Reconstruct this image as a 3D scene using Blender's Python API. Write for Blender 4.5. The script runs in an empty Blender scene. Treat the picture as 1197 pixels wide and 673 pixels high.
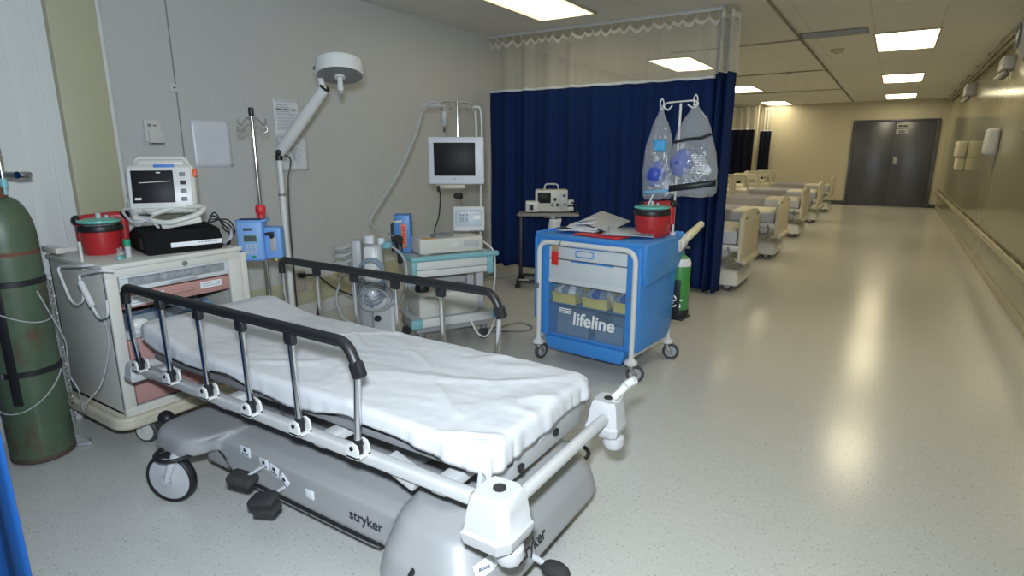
import bpy, bmesh, math, random
from mathutils import Vector, Matrix, Euler, noise
random.seed(7)
S = bpy.context.scene
COL = S.collection
R = math.radians
PI = math.pi

# ------------------------------------------------------------------ materials
def mat(name, col, rough=.5, metal=0., spec=.5, var=.0, vscale=8., bump=0., bscale=60., alpha=1., trans=0., emit=None, coat=0.):
    m = bpy.data.materials.new(name); m.use_nodes = True
    nt = m.node_tree; b = nt.nodes['Principled BSDF']
    c = (*col, 1)
    b.inputs['Base Color'].default_value = c
    b.inputs['Roughness'].default_value = rough
    b.inputs['Metallic'].default_value = metal
    b.inputs['Specular IOR Level'].default_value = spec
    b.inputs['Alpha'].default_value = alpha
    b.inputs['Transmission Weight'].default_value = trans
    b.inputs['Coat Weight'].default_value = coat
    if emit:
        b.inputs['Emission Color'].default_value = (*emit[0], 1); b.inputs['Emission Strength'].default_value = emit[1]
    tc = nt.nodes.new('ShaderNodeTexCoord')
    if var > 0:
        n = nt.nodes.new('ShaderNodeTexNoise'); n.inputs['Scale'].default_value = vscale; n.inputs['Detail'].default_value = 5
        nt.links.new(tc.outputs['Object'], n.inputs['Vector'])
        mx = nt.nodes.new('ShaderNodeMix'); mx.data_type = 'RGBA'
        mx.inputs[6].default_value = tuple(x * (1 - var) for x in col) + (1,)
        mx.inputs[7].default_value = tuple(min(1, x * (1 + var)) for x in col) + (1,)
        nt.links.new(n.outputs['Fac'], mx.inputs[0]); nt.links.new(mx.outputs[2], b.inputs['Base Color'])
    if bump > 0:
        n2 = nt.nodes.new('ShaderNodeTexNoise'); n2.inputs['Scale'].default_value = bscale; n2.inputs['Detail'].default_value = 3
        nt.links.new(tc.outputs['Object'], n2.inputs['Vector'])
        bp = nt.nodes.new('ShaderNodeBump'); bp.inputs['Strength'].default_value = bump; bp.inputs['Distance'].default_value = .01
        nt.links.new(n2.outputs['Fac'], bp.inputs['Height']); nt.links.new(bp.outputs['Normal'], b.inputs['Normal'])
    return m

M = {}
M['white'] = mat('white_plastic', (.70, .70, .69), .35, var=.03)
M['offwhite'] = mat('offwhite_enamel', (.66, .65, .60), .4, var=.04)
M['beige'] = mat('beige_plastic', (.60, .55, .43), .45, var=.05)
M['cream'] = mat('cream_plastic', (.70, .65, .48), .4, var=.05)
M['litegrey'] = mat('light_grey_plastic', (.52, .53, .55), .4, var=.04)
M['grey'] = mat('grey_plastic', (.40, .40, .42), .4, var=.04)
M['midgrey'] = mat('mid_grey_plastic', (.22, .22, .23), .5, var=.06)
M['hood'] = mat('stretcher_hood_grey', (.36, .36, .365), .42, var=.04, bump=.05, bscale=300)
M['bumper'] = mat('bumper_plastic', (.55, .55, .56), .4, var=.03)
M['frame'] = mat('white_frame_enamel', (.54, .54, .54), .35, var=.03)
M['sheet'] = mat('white_cotton', (.62, .625, .645), .9, spec=.15, bump=.12, bscale=420)
M['black'] = mat('black_rubber', (.014, .014, .016), .45, var=.2)
M['blackgloss'] = mat('black_gloss', (.01, .01, .012), .15)
M['pedal'] = mat('worn_black_pedal', (.03, .03, .03), .8, var=.3, vscale=30, bump=.4, bscale=120)
M['chrome'] = mat('chrome', (.75, .76, .78), .16, 1.)
M['steel'] = mat('brushed_steel', (.42, .42, .41), .42, .85, var=.08, vscale=20)
M['red'] = mat('red_plastic', (.46, .025, .03), .35, var=.1)
M['brightred'] = mat('bright_red_tag', (.65, .03, .035), .45, var=.06)
M['orange'] = mat('orange_label', (.85, .22, .08), .5)
M['teal'] = mat('teal_lid_plastic', (.14, .52, .43), .3, var=.08)
M['tealtrim'] = mat('teal_trim', (.23, .50, .54), .45, var=.04)
M['greencap'] = mat('green_cap', (.02, .30, .16), .4)
M['pumpblue'] = mat('infusion_pump_blue', (.17, .36, .74), .4, var=.04)
M['boxblue'] = mat('device_blue', (.08, .25, .62), .4, var=.05)
M['cartblue'] = mat('cart_blue_polyethylene', (.05, .25, .66), .42, var=.05, vscale=5, bump=.06, bscale=200)
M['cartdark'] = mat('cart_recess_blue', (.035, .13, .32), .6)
M['drawerwhite'] = mat('drawer_pale_grey', (.62, .65, .67), .4, var=.03)
M['yellow'] = mat('yellow_bin', (.62, .52, .10), .45, var=.06)
M['pink'] = mat('dusty_pink_drawer', (.50, .27, .25), .45, var=.04)
M['bed'] = mat('hospital_bed_beige', (.62, .58, .45), .5, var=.05)
M['bedlight'] = mat('bed_base_white', (.66, .66, .64), .45, var=.04)
M['blanket'] = mat('grey_blanket', (.40, .39, .43), .95, spec=.1, var=.12, bump=.3, bscale=200)
M['sheetcream'] = mat('cream_bedsheet', (.72, .69, .60), .9, spec=.1, bump=.1, bscale=200)
M['sheetblue'] = mat('pale_blue_bedsheet', (.52, .54, .62), .9, spec=.1, bump=.1, bscale=200)
M['paper'] = mat('paper', (.78, .81, .87), .7, var=.03)
M['screen'] = mat('dark_screen', (.014, .014, .015), .45, spec=.22)
M['lcd'] = mat('grey_lcd', (.10, .12, .11), .2)
M['ink'] = mat('dark_ink', (.02, .02, .03), .6)
M['inkgrey'] = mat('grey_ink', (.25, .26, .29), .7)
M['inkblue'] = mat('blue_label', (.06, .20, .60), .5)
M['lettering'] = mat('white_lettering', (.85, .86, .86), .5)
M['tube'] = mat('clear_grey_tubing', (.50, .52, .53), .25, alpha=.75)
M['hose'] = mat('grey_corrugated_hose', (.46, .47, .47), .45, var=.06)
M['wirebluegrey'] = mat('blue_grey_lead', (.22, .28, .36), .5)
M['blueitem'] = mat('blue_silicone', (.035, .07, .42), .45, var=.15)
M['cyan'] = mat('cyan_label', (.05, .36, .68), .5)
M['door'] = mat('dark_grey_steel_door', (.085, .092, .115), .30, .25, var=.12, vscale=2.5, bump=.25, bscale=2.2)
M['column'] = mat('olive_column_paint', (.40, .39, .27), .5, var=.04, vscale=4)
M['reflective'] = mat('reflective_strip', (.92, .93, .94), .3)
M['tyre'] = mat('grey_tyre', (.06, .06, .065), .6, var=.15)
M['brown'] = mat('kraft_scrap', (.40, .26, .17), .7)

def wall_mat(name, col, rough, ribs, strength, axis='Y', var=.03):
    """fine vertical ribbing of a plastic wall liner"""
    m = mat(name, col, rough, var=var, vscale=1.3); nt = m.node_tree; b = nt.nodes['Principled BSDF']
    tc = nt.nodes.new('ShaderNodeTexCoord'); w = nt.nodes.new('ShaderNodeTexWave')
    w.bands_direction = axis; w.inputs['Scale'].default_value = ribs; w.inputs['Distortion'].default_value = .0
    nt.links.new(tc.outputs['Object'], w.inputs['Vector'])
    p = nt.nodes.new('ShaderNodeMath'); p.operation = 'POWER'; p.inputs[1].default_value = 6
    nt.links.new(w.outputs['Fac'], p.inputs[0])
    bp = nt.nodes.new('ShaderNodeBump'); bp.inputs['Strength'].default_value = strength; bp.inputs['Distance'].default_value = .004
    nt.links.new(p.outputs[0], bp.inputs['Height']); nt.links.new(bp.outputs['Normal'], b.inputs['Normal'])
    return m
M['wallL'] = wall_mat('white_ribbed_wall', (.60, .615, .62), .45, 7.3, .16)
M['wallN'] = wall_mat('white_grooved_wall', (.62, .63, .63), .40, 1.35, .7)
M['wallR'] = wall_mat('glossy_cream_wall', (.36, .345, .23), .17, .9, .10)
M['wallF'] = mat('cream_far_wall', (.54, .50, .38), .6, var=.03, vscale=1.)
M['skirt'] = mat('pale_skirting', (.58, .59, .60), .45, var=.03)
M['lowband'] = mat('beige_wall_band', (.50, .48, .34), .5, var=.04)
M['skirtdark'] = mat('dark_grey_skirting', (.06, .06, .07), .5)
M['skirtcream'] = mat('cream_skirting', (.48, .44, .31), .35)

def floor_mat():
    m = mat('speckled_vinyl_floor', (.45, .44, .40), .2, spec=.45); nt = m.node_tree; b = nt.nodes['Principled BSDF']
    tc = nt.nodes.new('ShaderNodeTexCoord')
    def vor(scale, thr0, thr1):
        v = nt.nodes.new('ShaderNodeTexVoronoi'); v.inputs['Scale'].default_value = scale
        nt.links.new(tc.outputs['Object'], v.inputs['Vector'])
        sp = nt.nodes.new('ShaderNodeSeparateColor'); nt.links.new(v.outputs['Color'], sp.inputs[0])
        r = nt.nodes.new('ShaderNodeMapRange'); r.inputs['From Min'].default_value = thr0; r.inputs['From Max'].default_value = thr1
        nt.links.new(sp.outputs[0], r.inputs['Value'])
        return r.outputs[0]
    n = nt.nodes.new('ShaderNodeTexNoise'); n.inputs['Scale'].default_value = 1.2; n.inputs['Detail'].default_value = 6
    nt.links.new(tc.outputs['Object'], n.inputs['Vector'])
    base = nt.nodes.new('ShaderNodeMix'); base.data_type = 'RGBA'
    base.inputs[6].default_value = (.575, .57, .54, 1); base.inputs[7].default_value = (.63, .625, .59, 1)
    nt.links.new(n.outputs['Fac'], base.inputs[0])
    cur = base.outputs[2]
    for scale, a, c_, col, k in ((210, .972, .988, (.33, .32, .30, 1), 1), (150, .955, .975, (.655, .65, .62, 1), 1), (260, .84, .95, (.53, .52, .48, 1), 1)):
        x = nt.nodes.new('ShaderNodeMix'); x.data_type = 'RGBA'; x.inputs[7].default_value = col
        nt.links.new(vor(scale, a, c_), x.inputs[0]); nt.links.new(cur, x.inputs[6]); cur = x.outputs[2]
    nt.links.new(cur, b.inputs['Base Color'])
    n2 = nt.nodes.new('ShaderNodeTexNoise'); n2.inputs['Scale'].default_value = 7; n2.inputs['Detail'].default_value = 3
    nt.links.new(tc.outputs['Object'], n2.inputs['Vector'])
    bp = nt.nodes.new('ShaderNodeBump'); bp.inputs['Strength'].default_value = .08; bp.inputs['Distance'].default_value = .01
    nt.links.new(n2.outputs['Fac'], bp.inputs['Height']); nt.links.new(bp.outputs['Normal'], b.inputs['Normal'])
    return m
M['floor'] = floor_mat()

def ceil_mat():
    m = mat('painted_ceiling_board', (.42, .41, .36), .75, spec=.2); nt = m.node_tree; b = nt.nodes['Principled BSDF']
    tc = nt.nodes.new('ShaderNodeTexCoord'); br = nt.nodes.new('ShaderNodeTexBrick')
    br.offset = 0; br.inputs['Scale'].default_value = 1; br.inputs['Brick Width'].default_value = .64; br.inputs['Row Height'].default_value = 1.46
    br.inputs['Mortar Size'].default_value = .006; br.inputs['Mortar Smooth'].default_value = .3
    br.inputs['Color1'].default_value = (.76, .755, .72, 1); br.inputs['Color2'].default_value = (.78, .775, .74, 1); br.inputs['Mortar'].default_value = (.63, .62, .58, 1)
    mp = nt.nodes.new('ShaderNodeMapping'); mp.inputs['Location'].default_value = (.38, -1.39, 0)
    nt.links.new(tc.outputs['Object'], mp.inputs[0]); nt.links.new(mp.outputs[0], br.inputs['Vector']); nt.links.new(br.outputs['Color'], b.inputs['Base Color'])
    return m
M['ceiling'] = ceil_mat()
def panel_mat(name, k):
    m = mat(name, (.9, .88, .8), .4, emit=((1., .87, .57), k)); nt = m.node_tree; b = nt.nodes['Principled BSDF']
    tc = nt.nodes.new('ShaderNodeTexCoord'); sx = nt.nodes.new('ShaderNodeSeparateXYZ'); nt.links.new(tc.outputs['Object'], sx.inputs[0])
    a = nt.nodes.new('ShaderNodeMath'); a.operation = 'ABSOLUTE'; nt.links.new(sx.outputs[0], a.inputs[0])
    mr = nt.nodes.new('ShaderNodeMapRange'); mr.inputs['From Min'].default_value = .10; mr.inputs['From Max'].default_value = .33
    mr.inputs['To Min'].default_value = k * 1.25; mr.inputs['To Max'].default_value = k * .32
    nt.links.new(a.outputs[0], mr.inputs['Value']); nt.links.new(mr.outputs[0], b.inputs['Emission Strength'])
    return m
M['panel'] = panel_mat('lit_light_panel', 8.6)
M['paneldim'] = panel_mat('dim_light_panel', 2.6)  # weaker emission for the bay panel, so the left wall gets less light

def cloth_mat(name, col, var=.12):
    m = mat(name, col, .85, spec=.15, var=var, vscale=3, bump=.15, bscale=500)
    return m
M['curtain'] = cloth_mat('navy_curtain_cloth', (.0085, .026, .115))
M['curtainnear'] = cloth_mat('blue_curtain_cloth', (.016, .10, .36))
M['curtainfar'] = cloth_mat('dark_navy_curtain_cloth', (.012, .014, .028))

def mesh_mat():
    """knotted curtain netting: threads around open diamonds"""
    m = bpy.data.materials.new('white_curtain_netting'); m.use_nodes = True; nt = m.node_tree
    b = nt.nodes['Principled BSDF']; b.inputs['Base Color'].default_value = (.62, .62, .58, 1); b.inputs['Roughness'].default_value = .9
    tc = nt.nodes.new('ShaderNodeTexCoord')
    outs = []
    for ang in (R(45), R(-45)):
        mp = nt.nodes.new('ShaderNodeMapping'); mp.inputs['Rotation'].default_value = (0, ang, 0)
        nt.links.new(tc.outputs['Object'], mp.inputs[0])
        w = nt.nodes.new('ShaderNodeTexWave'); w.bands_direction = 'X'; w.inputs['Scale'].default_value = 21
        nt.links.new(mp.outputs[0], w.inputs['Vector'])
        g = nt.nodes.new('ShaderNodeMath'); g.operation = 'GREATER_THAN'; g.inputs[1].default_value = .84
        nt.links.new(w.outputs['Fac'], g.inputs[0]); outs.append(g.outputs[0])
    mx = nt.nodes.new('ShaderNodeMath'); mx.operation = 'MAXIMUM'
    nt.links.new(outs[0], mx.inputs[0]); nt.links.new(outs[1], mx.inputs[1])
    nt.links.new(mx.outputs[0], b.inputs['Alpha'])
    return m
M['netting'] = mesh_mat()
M['plastic'] = mat('clear_plastic_film', (.82, .84, .86), .13, alpha=.20, spec=1., bump=1., bscale=22)
M['window'] = mat('clear_drawer_window', (.6, .64, .68), .08, alpha=.22, spec=.8)
M['cylgreen'] = mat('worn_green_cylinder_paint', (.078, .118, .072), .42, var=.25, vscale=14, bump=.05, bscale=60)
def rust(m):
    nt = m.node_tree; b = nt.nodes['Principled BSDF']; src = b.inputs['Base Color'].links[0].from_socket
    tc = nt.nodes.new('ShaderNodeTexCoord'); n = nt.nodes.new('ShaderNodeTexNoise'); n.inputs['Scale'].default_value = 5; n.inputs['Detail'].default_value = 8; n.inputs['Roughness'].default_value = .7
    mp = nt.nodes.new('ShaderNodeMapping'); mp.inputs['Scale'].default_value = (1.6, 1.6, .8)
    nt.links.new(tc.outputs['Object'], mp.inputs[0]); nt.links.new(mp.outputs[0], n.inputs['Vector'])
    r = nt.nodes.new('ShaderNodeMapRange'); r.inputs['From Min'].default_value = .54; r.inputs['From Max'].default_value = .68
    nt.links.new(n.outputs['Fac'], r.inputs['Value'])
    x = nt.nodes.new('ShaderNodeMix'); x.data_type = 'RGBA'; x.inputs[7].default_value = (.12, .055, .03, 1)
    nt.links.new(r.outputs[0], x.inputs[0]); nt.links.new(src, x.inputs[6]); nt.links.new(x.outputs[2], b.inputs['Base Color'])
rust(M['cylgreen'])
M['rust'] = mat('rust_band', (.16, .06, .035), .7, var=.3, vscale=20)

# ------------------------------------------------------------------ mesh builder
def fillet(pts, r, n=5):
    P = [Vector(p) for p in pts]; out = [P[0]]
    for a, b, c in zip(P, P[1:], P[2:]):
        u = (a - b); v = (c - b); d = min(r, u.length * .49, v.length * .49)
        p0 = b + u.normalized() * d; p1 = b + v.normalized() * d
        for i in range(n + 1):
            t = i / n; out.append(p0 * (1 - t) ** 2 + b * 2 * t * (1 - t) + p1 * t * t)
    out.append(P[-1]); return out
def spline(pts, n=8):
    P = [Vector(p) for p in pts]; P = [P[0] * 2 - P[1]] + P + [P[-1] * 2 - P[-2]]; out = []
    for i in range(1, len(P) - 2):
        a, b, c, d = P[i - 1:i + 3]
        for k in range(n):
            t = k / n
            out.append(.5 * (2 * b + (c - a) * t + (2 * a - 5 * b + 4 * c - d) * t * t + (3 * b - a - 3 * c + d) * t ** 3))
    out.append(P[-2]); return out

class B:
    def __init__(s): s.bm = bmesh.new(); s.mods = []
    def _xf(s, vs, rot, c):
        m = Matrix.Translation(Vector(c))
        if rot is not None: m = m @ (rot if isinstance(rot, Matrix) else Euler(rot).to_matrix().to_4x4())
        bmesh.ops.transform(s.bm, matrix=m, verts=vs)
    def box(s, c, d, rot=None, bev=0., seg=2, taper=None):
        r = bmesh.ops.create_cube(s.bm, size=1); vs = r['verts']
        for v in vs:
            v.co = Vector((v.co.x * d[0], v.co.y * d[1], v.co.z * d[2]))
            if taper and v.co.z > 0: v.co.x *= taper[0]; v.co.y *= taper[1]
        if bev > 0:
            es = list({e for v in vs for e in v.link_edges})
            rr = bmesh.ops.bevel(s.bm, geom=es, offset=min(bev, min(d) * .48), segments=seg, profile=.5, affect='EDGES')
            vs = list({v for f in rr['faces'] for v in f.verts} | {v for v in vs if v.is_valid})
        s._xf(vs, rot, c); return s
    def bx(s, x0, x1, y0, y1, z0, z1, bev=0., seg=2):
        return s.box(((x0 + x1) / 2, (y0 + y1) / 2, (z0 + z1) / 2), (abs(x1 - x0), abs(y1 - y0), abs(z1 - z0)), None, bev, seg)
    def tube(s, pts, r, n=10, closed=False, caps=True):
        P = [Vector(p) for p in pts]; N = len(P)
        rs = r if isinstance(r, (list, tuple)) else [r] * N
        T = []
        for i in range(N):
            a = P[(i - 1) % N] if closed or i > 0 else P[i]; b = P[(i + 1) % N] if closed or i < N - 1 else P[i]
            t = (b - a); T.append(t.normalized() if t.length > 1e-9 else Vector((0, 0, 1)))
        u = T[0].orthogonal().normalized(); rings = []
        for i in range(N):
            u = (u - T[i] * u.dot(T[i])); u = u.normalized() if u.length > 1e-6 else T[i].orthogonal().normalized(); w = T[i].cross(u)
            rings.append([s.bm.verts.new(P[i] + (u * math.cos(2 * PI * k / n) + w * math.sin(2 * PI * k / n)) * rs[i]) for k in range(n)])
        for i in range(N if closed else N - 1):
            a = rings[i]; b = rings[(i + 1) % N]
            for k in range(n): s.bm.faces.new((a[k], a[(k + 1) % n], b[(k + 1) % n], b[k]))
        if caps and not closed:
            s.bm.faces.new(rings[0][::-1]); s.bm.faces.new(rings[-1])
        return s
    def lathe(s, prof, c=(0, 0, 0), rot=None, n=28):
        vs = []; rings = []
        for r, z in prof:
            ring = [s.bm.verts.new((max(r, 1e-5) * math.cos(2 * PI * k / n), max(r, 1e-5) * math.sin(2 * PI * k / n), z)) for k in range(n)]
            rings.append(ring); vs += ring
        for a, b in zip(rings, rings[1:]):
            for k in range(n): s.bm.faces.new((a[k], a[(k + 1) % n], b[(k + 1) % n], b[k]))
        s.bm.faces.new(rings[0][::-1]); s.bm.faces.new(rings[-1])
        s._xf(vs, rot, c); return s
    def cyl(s, c, r, h, rot=None, n=24, bev=0.):
        b = min(bev, r * .5, h * .5)
        pr = [(r, -h / 2), (r, h / 2)] if b <= 0 else [(r - b, -h / 2), (r, -h / 2 + b), (r, h / 2 - b), (r - b, h / 2)]
        return s.lathe(pr, c, rot, n)
    def torus(s, c, R_, r, rot=None, n=32, m=10):
        vs0 = len(s.bm.verts)
        mt = Matrix.Translation(Vector(c)) @ ((Euler(rot).to_matrix().to_4x4()) if rot is not None else Matrix())
        return s.tube([mt @ Vector((R_ * math.cos(2 * PI * k / n), R_ * math.sin(2 * PI * k / n), 0)) for k in range(n)], r, m, closed=True)
    def prism(s, poly, h, mtx=None, bev=0., seg=2):
        a = [s.bm.verts.new((x, y, 0)) for x, y in poly]; b = [s.bm.verts.new((x, y, h)) for x, y in poly]; n = len(poly)
        fs = [s.bm.faces.new(a[::-1]), s.bm.faces.new(b)] + [s.bm.faces.new((a[i], a[(i + 1) % n], b[(i + 1) % n], b[i])) for i in range(n)]
        vs = a + b
        if bev > 0:
            es = list({e for f in fs[:2] for e in f.edges})
            rr = bmesh.ops.bevel(s.bm, geom=es, offset=bev, segments=seg, profile=.5, affect='EDGES')
            vs = list({v for f in rr['faces'] for v in f.verts} | {v for v in vs if v.is_valid})
            seen = set(vs); st = list(vs)
            while st:
                v = st.pop()
                for e in v.link_edges:
                    o = e.other_vert(v)
                    if o not in seen: seen.add(o); st.append(o)
            vs = list(seen)
        if mtx is not None: bmesh.ops.transform(s.bm, matrix=mtx, verts=vs)
        return s
    def loft(s, rings, caps=True):
        V = [[s.bm.verts.new(p) for p in r] for r in rings]; n = len(V[0])
        for a, b in zip(V, V[1:]):
            for k in range(n): s.bm.faces.new((a[k], a[(k + 1) % n], b[(k + 1) % n], b[k]))
        if caps: s.bm.faces.new(V[0][::-1]); s.bm.faces.new(V[-1])
        return s
    def ball(s, c, r, n=16):
        d = r if isinstance(r, (tuple, list)) else (r, r, r)
        rr = bmesh.ops.create_uvsphere(s.bm, u_segments=n, v_segments=max(6, n // 2), radius=1)
        for v in rr['verts']: v.co = Vector((v.co.x * d[0] + c[0], v.co.y * d[1] + c[1], v.co.z * d[2] + c[2]))
        return s
    def grid(s, f, nu, nv):
        V = [[s.bm.verts.new(f(i / nu, j / nv)) for j in range(nv + 1)] for i in range(nu + 1)]
        for i in range(nu):
            for j in range(nv): s.bm.faces.new((V[i][j], V[i + 1][j], V[i + 1][j + 1], V[i][j + 1]))
        return s
    def build(s, name, m, parent=None, label=None, ang=38, solid=0.):
        bmesh.ops.recalc_face_normals(s.bm, faces=s.bm.faces)
        me = bpy.data.meshes.new(name); s.bm.to_mesh(me); s.bm.free()
        for p in me.polygons: p.use_smooth = True
        me.set_sharp_from_angle(angle=R(ang))
        me.materials.append(M[m] if isinstance(m, str) else m)
        o = bpy.data.objects.new(name, me); COL.objects.link(o)
        if parent is not None: o.parent = parent
        if label: o['label'] = label
        if solid:
            md = o.modifiers.new('thickness', 'SOLIDIFY'); md.thickness = solid; md.offset = 0
        return o

def text(name, body, size, m, parent, loc, rot, shear=0., depth=.0006, bold=0., sx=1.):
    cu = bpy.data.curves.new(name, 'FONT'); cu.body = body; cu.size = size; cu.align_x = 'CENTER'; cu.align_y = 'CENTER'
    cu.extrude = depth; cu.shear = shear; cu.offset = bold
    tmp = bpy.data.objects.new(name + '_tmp', cu); COL.objects.link(tmp)
    dg = bpy.context.evaluated_depsgraph_get(); dg.update()
    me = bpy.data.meshes.new_from_object(tmp.evaluated_get(dg)); bpy.data.objects.remove(tmp)
    me.materials.clear(); me.materials.append(M[m])
    o = bpy.data.objects.new(name, me); COL.objects.link(o); o.parent = parent
    o.location = loc; o.rotation_euler = rot; o.scale = (sx, 1, 1); return o

def thing(name, label, cat, loc=(0, 0, 0), rotz=0., group=None):
    o = bpy.data.objects.new(name, None); COL.objects.link(o); o.location = loc; o.rotation_euler = (0, 0, rotz)
    o.empty_display_size = .1
    o['label'] = label; o['category'] = cat
    if group: o['group'] = group
    return o
def tag(o, label, cat, group=None):
    o['label'] = label; o['category'] = cat
    if group: o['group'] = group
    return o
def struct(name, b, m, parent=None, **k):
    o = b.build(name, m, parent, **k)
    if parent is None: o['kind'] = 'structure'
    return o
def dup(root, loc, rotz=None, label=None, group=None):
    r = root.copy(); COL.objects.link(r); r.location = loc
    if rotz is not None: r.rotation_euler = (0, 0, rotz)
    if label: r['label'] = label
    if group: r['group'] = group
    for ch in list(root.children):
        c = ch.copy(); COL.objects.link(c); c.parent = r
        for g in list(ch.children):
            d = g.copy(); COL.objects.link(d); d.parent = c
    return r
def base_at(o, origin):
    """move a single-mesh thing's origin to its base"""
    o.data.transform(Matrix.Translation(-Vector(origin))); o.location = origin; return o

# ------------------------------------------------------------------ setting
WX, WN, RX, FY, CH = -4.45, -3.80, 1.10, 19.85, 2.90     # left wall, near left wall, right wall, far wall, ceiling height
STEP = 1.66
struct('floor', B().bx(-4.7, RX + .15, -3.2, FY + .15, -.12, 0), 'floor')
struct('ceiling', B().bx(-4.7, RX + .15, -3.2, FY + .15, CH, CH + .12), 'ceiling')
struct('wall_left', B().bx(WX - .15, WX, STEP, FY, 0, CH), 'wallL')
nw = B().bx(WN - .8, WN, -3.2, STEP - .02, 0, CH)
for i in range(14): nw.cyl((WN - .003, -.02 + .125 * i, CH / 2), .0065, CH - .01, None, 10)
struct('wall_left_near', nw, 'wallN')
struct('wall_right', B().bx(RX, RX + .15, -3.2, FY, 0, CH), 'wallR')
struct('wall_far', B().bx(-4.7, RX + .15, FY, FY + .15, 0, CH), 'wallF')
struct('wall_back', B().bx(-4.7, RX + .15, -3.35, -3.2, 0, CH), 'wallF')
struct('baseboard_left', B().bx(WX, WX + .014, STEP, 6.3, 0, .13, .004), 'skirt')
struct('baseboard_left_near', B().bx(WN, WN + .014, -3.2, STEP - .25, 0, .11, .004), 'skirt')
struct('baseboard_far', B().bx(-4.4, -1.12, FY - .014, FY, 0, .11, .003).bx(.93, RX, FY - .014, FY, 0, .11, .003), 'skirtdark')
struct('baseboard_right', B().bx(RX - .014, RX, -3.2, FY, 0, .10, .004), 'skirtcream')
struct('trim_wall_band', B().bx(WX, WX + .010, STEP, 6.3, .13, .36, .003), 'lowband')  # plain beige band low on the left wall, above the skirting
# olive column boxing at the step of the left wall, with its pale edge trim
struct('trim_column', B().bx(WN - .65, WN + .045, STEP - .235, STEP + .0, 0, CH, .006), 'column')
struct('trim_column_edge', B().bx(WN - .60, WN + .02, STEP, STEP + .03, 0, CH, .004), 'skirt')
# dark joint between two liner sheets on the left wall with its little fixing plate
struct('trim_wall_joint', B().bx(WX, WX + .004, 2.412, 2.420, 1.38, CH), 'inkgrey')
# handrail on the right wall
rail = B()
rail.bx(RX - .055, RX - .02, -3, FY - .02, .42, .50, .012, 3)
for i in range(16): rail.bx(RX - .03, RX, -2.4 + i * 1.4, -2.3 + i * 1.4, .43, .49, .004)
struct('trim_wall_rail', rail, 'skirtcream')
# cable tray and pipes under the ceiling on the right
cd = B()
cd.tube([(RX - .05, -3, CH - .06), (RX - .05, FY - .05, CH - .06)], .022)
cd.tube([(RX - .11, -3, CH - .05), (RX - .11, FY - .05, CH - .05)], .016)
for i in range(15): cd.bx(RX - .15, RX, -2.2 + i * 1.5, -2.15 + i * 1.5, CH - .03, CH, .004)
struct('trim_wall_pipes', cd, 'skirtcream')
# ceiling conduit run with couplings and side branches
cc = B().tube([(-1.18, -3, CH - .016), (-1.18, FY - .3, CH - .016)], .014)
for y in (5.2, 8.5, 11.9, 14.2, 17.4): cc.tube([(-1.18, y - .05, CH - .018), (-1.18, y + .05, CH - .018)], .022)
struct('trim_ceiling_conduit', cc, mat('conduit_grey_brown', (.26, .24, .18), .5))
cb = B()
for y, x1 in ((8.62, -2.9), (11.9, -3.4), (15.6, -3.4)):
    cb.tube(fillet([(-1.18, y, CH - .014), (-1.6, y + .02, CH - .014), (x1, y + .12, CH - .014)], .1), .010, 8)
cb.cyl((-1.78, 11.95, CH - .02), .035, .04)
struct('trim_ceiling_branches', cb, mat('branch_conduit', (.36, .34, .28), .5))

# double doors in the far wall
def double_doors():
    fr = B(); x0, x1, h = -1.05, .86, 2.33
    fr.bx(x0 - .06, x0, FY - .06, FY + .0, 0, h + .06, .004); fr.bx(x1, x1 + .06, FY - .06, FY, 0, h + .06, .004); fr.bx(x0, x1, FY - .06, FY, h, h + .06, .004)
    struct('trim_door_frame', fr, 'door')
    mid = (x0 + x1) / 2
    for i, (a, b) in enumerate(((x0, mid - .006), (mid + .006, x1))):
        d = struct('door_%d' % (i + 1), B().bx(a + .004, b - .004, FY - .045, FY - .001, .012, h - .005, .003), 'door')
        s = 1 if i == 0 else -1
        e = b if i == 0 else a
        hb = B()
        hb.bx(e - s * .10 - .045, e - s * .10 + .045, FY - .062, FY - .044, 1.17, 1.37, .006)
        hb.tube(fillet([(e - s * .10, FY - .06, 1.22), (e - s * .10, FY - .12, 1.22), (e - s * .16, FY - .12, 1.22)], .02), .012, 8)
        if i: hb.build('door_handle', 'steel', d, 'worn steel lever on a plate')
        if i:
            for k, z in enumerate((2.215, 2.06)):
                pl = B().bx(a + .03, a + .31, FY - .049, FY - .0445, z - .055, z + .055, .002).build('door_sign', 'grey', d, 'small grey sign plate with a dark emblem')
                em = B()
                if k: em.torus((a + .12, FY - .051, z), .032, .008, (PI / 2, 0, 0), 20, 6).torus((a + .19, FY - .051, z + .008), .03, .008, (PI / 2, 0, 0), 20, 6)
                else: em.bx(a + .06, a + .15, FY - .051, FY - .048, z - .02, z + .025).bx(a + .18, a + .27, FY - .051, FY - .048, z - .03, z + .012)
                em.build('sign_emblem', 'ink', pl)
    struct('trim_door_strip', B().bx(mid - .012, mid + .012, FY - .049, FY - .044, .02, h - .02, .002), 'skirtdark')
double_doors()

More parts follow.
